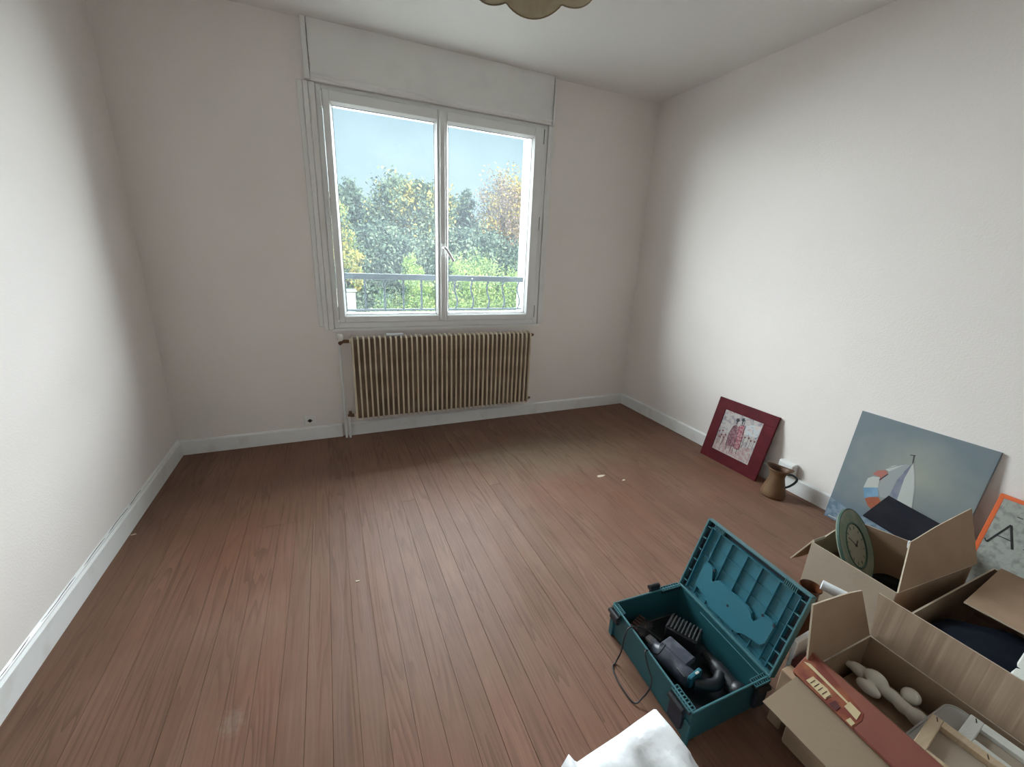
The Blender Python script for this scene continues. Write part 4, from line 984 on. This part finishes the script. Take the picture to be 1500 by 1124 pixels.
# ------------------------------------------------------------------ garden
b = BM(); box(b, -60, 70, .9, 110, -3.2, -3.0); g_ = struct('ground', b, M_ground)
gw = thing('garden_wall', 'low pale garden wall behind the left end of the railing', 'wall', (1.2, 10.2, -3))
for r_ in range(6):
    b = BM(); box(b, -1.6, 1.66 + .02 * (r_ % 2), 10.0, 10.3, -3 + r_ * .52, -3 + r_ * .52 + .51, .01); obj('course', b, M_outwall, gw)
b = BM(); box(b, -1.65, 1.72, 9.96, 10.34, .12, .19, .01); obj('coping', b, M_outwall, gw)
def leafmat(name, col, col2):
    m = mat(name, col, .7, var=(col2, 3.0, .4, .6), spec=.15); return m
LM = {
 'blue': [leafmat('leaf_blue_green', (0.199, 0.324, 0.299), (0.280, 0.417, 0.368)), leafmat('leaf_blue_dark', (0.124, 0.211, 0.211), (0.168, 0.267, 0.255)), leafmat('leaf_blue_pale', (0.368, 0.505, 0.443), (0.455, 0.593, 0.505))],
 'pine': [leafmat('needle_green', (0.243, 0.368, 0.305), (0.330, 0.468, 0.355)), leafmat('needle_dark', (0.142, 0.230, 0.217), (0.193, 0.292, 0.267)), leafmat('leaf_yellow_and_sunlit', (0.800, 0.718, 0.280), (0.655, 0.655, 0.330))],
 'gold': [leafmat('leaf_gold', (0.800, 0.655, 0.193), (0.800, 0.680, 0.305)), leafmat('leaf_pinkish', (0.605, 0.455, 0.380), (0.718, 0.555, 0.443)), leafmat('leaf_mauve', (0.405, 0.343, 0.368), (0.505, 0.430, 0.417))],
 'lime': [leafmat('leaf_lime', (0.505, 0.718, 0.255), (0.630, 0.800, 0.355)), leafmat('leaf_mid', (0.280, 0.480, 0.217), (0.380, 0.580, 0.267)), leafmat('leaf_pale', (0.680, 0.780, 0.443), (0.555, 0.730, 0.380))],
}
def foliage(name, parent, blobs, n, size, mats, weights, seed, clumps=70, squash=1):
    """blobs: list of (centre, radii); clumped leaf quads on the outer shell"""
    rs = np.random.RandomState(seed); vols = np.array([r[0] * r[2] for c, r in blobs]); vols = vols / vols.sum()
    cc_, cr3, cm = [], [], []
    for i in range(clumps):
        k = rs.choice(len(blobs), p=vols); c, r = blobs[k]; d = rs.normal(size=3); d /= np.linalg.norm(d)
        if d[1] > .35: d[1] = -d[1]
        rad = rs.uniform(.55, 1.0); cc_.append(np.array(c) + d * np.array(r) * rad); cr3.append(np.mean(r) * rs.uniform(.16, .30)); cm.append(rs.choice(len(mats), p=weights(d, rs)))
    idx = rs.randint(0, clumps, n); P = np.array(cc_)[idx] + rs.normal(size=(n, 3)) * np.array(cr3)[idx][:, None] * .8
    mi = np.array(cm)[idx]; sw = rs.rand(n) < .22; mi[sw] = rs.randint(0, len(mats), sw.sum())
    a = rs.normal(size=(n, 3)); a /= np.linalg.norm(a, axis=1)[:, None]; t2 = rs.normal(size=(n, 3)); bb = np.cross(a, t2); bb /= np.linalg.norm(bb, axis=1)[:, None]
    s = size * rs.uniform(.55, 1.25, n)[:, None]; off = np.array(parent.location)
    V = np.stack([P - a * s, P + bb * s * .45, P + a * s, P - bb * s * .45], 1).reshape(-1, 3) - off
    me = bpy.data.meshes.new(name); me.vertices.add(len(V)); me.vertices.foreach_set('co', V.ravel())
    me.loops.add(4 * n); me.loops.foreach_set('vertex_index', np.arange(4 * n)); me.polygons.add(n)
    me.polygons.foreach_set('loop_start', np.arange(0, 4 * n, 4)); me.polygons.foreach_set('loop_total', np.full(n, 4)); me.polygons.foreach_set('material_index', mi)
    me.update(calc_edges=True); me.validate()
    o = link(name, me, mats, parent, kind='stuff'); return o
def trunk(parent, base, top, r, seed=0):
    rr = random.Random(seed); b = BM(); base, top = Vector(base), Vector(top); pts = [base.lerp(top, q / 5) + Vector((rr.uniform(-.1, .1), rr.uniform(-.1, .1), 0)) * (q > 0) for q in range(6)]
    tube(b, pts, [r * (1 - .8 * q / 5) for q in range(6)], 8); obj('trunk', b, M_bark, parent, smooth=True)
W3 = lambda a, b_, c: (lambda d, rs: [a, b_, c])
def sun_tint(a, b_, c, k=.35):  # sunlight put into leaf colour: more yellow on the upper right clumps
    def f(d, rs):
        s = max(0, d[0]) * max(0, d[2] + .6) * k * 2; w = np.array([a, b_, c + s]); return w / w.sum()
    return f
G_ = 'trees beyond the window'
def tree(name, label, base, blobs, n, size, mats, wf, seed, clumps=90, top=None, cat='tree'):
    t_ = thing(name, label, cat, base, G_)
    trunk(t_, base, top or (blobs[0][0][0], blobs[0][0][1], blobs[0][0][2] + blobs[0][1][2] * .5), .16, seed)
    foliage('foliage', t_, blobs, n, size, mats, wf, seed, clumps); return t_
tree('conifer_tree', 'pointed blue-green conifer at the far left of the left pane', (1.75, 18, -3), [((1.85, 18, .6), (1.1, 1.0, 2.4)), ((1.95, 18, 2.3), (.85, .7, 1.3)), ((2.0, 18, 3.1), (.5, .4, 1.0)), ((1.5, 18, 2.6), (.6, .5, .9))], 24000, 0.101, LM['blue'], W3(.5, .25, .25), 1, 130)
tree('umbrella_pine', 'broad round-topped pine with sunlight coloured yellow into its right side, in the left pane', (4.4, 16.5, -3), [((3.9, 16.5, 2.6), (1.35, 1.3, 1.6)), ((5.0, 16.6, 2.5), (1.25, 1.2, 1.6)), ((4.2, 16.5, .6), (1.8, 1.4, 1.8))], 38400, 0.094, LM['pine'], sun_tint(.55, .3, .04, .55), 2, 170)
tree('dark_evergreen', 'dense dusky evergreen in front of the broad pine, left pane', (2.3, 13, -3), [((2.4, 13.2, .4), (1.5, 1, 1.5)), ((3.2, 13, 1.0), (1.2, 1, 1.2)), ((1.6, 13, -.5), (1.3, 1, 1.4))], 32000, 0.079, LM['blue'], W3(.45, .35, .2), 3, 150)
tree('yellowing_shrub', 'tall shrub with yellow leaves at the left edge of the left pane', (1.35, 12.0, -3), [((1.45, 12, 1.5), (.35, .4, 1.2)), ((1.8, 12, .9), (.35, .4, .6)), ((1.9, 12, .3), (.25, .3, .35))], 9600, 0.058, [LM['pine'][2], LM['lime'][0], LM['blue'][0]], W3(.5, .25, .25), 4, 50)
tree('dark_evergreen', 'dense dusky evergreen behind the window mullion', (5.2, 13.2, -3), [((5.0, 13.4, .3), (1.6, 1, 1.6)), ((6.3, 13.2, .6), (1.4, 1, 1.7)), ((7.4, 13.4, .4), (1.3, 1, 1.6))], 38400, 0.079, LM['blue'], W3(.45, .35, .2), 5, 170)
tree('conifer_tree', 'spiky thin conifer left of the autumn tree, in the right pane', (6.8, 17, -3), [((6.6, 17, 1.4), (1.1, .9, 1.6)), ((6.35, 17, 2.9), (.35, .4, .9)), ((7.1, 17, 2.9), (.4, .4, 1.1)), ((5.8, 17, 2.0), (.4, .4, .8))], 20800, 0.086, LM['blue'], W3(.5, .35, .15), 6, 110)
au = tree('autumn_tree', 'half-bare autumn tree with pinkish twigs and golden leaves in the right pane', (8.3, 15, -3), [((8.2, 15, 3.2), (1.2, 1.0, 1.5)), ((9.0, 15, 2.0), (1.3, 1.0, 1.8)), ((8.1, 15, 1.2), (1.0, 1, 1.2))], 24000, 0.061, LM['gold'],
     lambda d, rs: (lambda w: w / w.sum())(np.array([.25 + max(0, d[0]) * 1.2 + max(0, -d[2]) * .5, .45, .35 + max(0, d[2]) * .6])), 7, 120)
b = BM(); rr = random.Random(9)
for q in range(60):
    a = rr.uniform(0, 2 * PI); o_ = Vector((8.3 + rr.uniform(-.3, .5), 15, rr.uniform(.4, 2.6))); e_ = o_ + Vector((math.cos(a) * rr.uniform(.7, 1.5), math.sin(a) * .6, rr.uniform(.9, 2.1)))
    if e_.z > 4.75: e_.z = 4.75
    m_ = o_.lerp(e_, .5) + Vector((rr.uniform(-.15, .15), 0, -.1)); tube(b, [o_, m_, e_], [.035, .02, .006], 5)
obj('branches', b, M_bark, au, kind='stuff')
GB = [((4.35, 8, .5), (.75, .6, .8)), ((5.2, 8.1, .2), (.8, .6, 1.0)), ((5.9, 8, .0), (.6, .6, .9)), ((4.7, 8, -.6), (1.5, .7, .8))]
tree('lime_shrub', 'light green bushy shrub behind the railing in the right pane', (4.9, 8, -3), GB, 35200, 0.040, LM['lime'], W3(.5, .3, .2), 8, 150, cat='shrub')
tree('lime_shrub', 'small bright yellow-green bush at the lower right of the left pane', (3.05, 8.3, -3), [((3.0, 8.3, .75), (.26, .3, .45)), ((3.2, 8.3, .4), (.35, .3, .4)), ((3.25, 8.3, -.2), (.5, .4, .7))], 14400, 0.036, LM['lime'], W3(.65, .2, .15), 10, 70, cat='shrub')
tree('mixed_hedge', 'mottled green hedge behind the railing bars in the left pane', (2.3, 8.6, -3), [((2.55, 8.6, -.4), (.6, .5, .55)), ((2.9, 8.6, -.6), (.6, .5, .6))], 19200, 0.036, [LM['lime'][1], LM['blue'][0], LM['lime'][2]], W3(.4, .3, .3), 11, 100, cat='hedge')
tree('dark_hedge', 'long dark hedge closing the garden behind all the shrubs', (4.5, 20, -3), [((x, 20, -.4), (1.6, .9, 2.4)) for x in (0, 2, 4, 6, 8, 10, 12, 14)], 35200, 0.144, LM['blue'], W3(.4, .4, .2), 12, 260, cat='hedge')
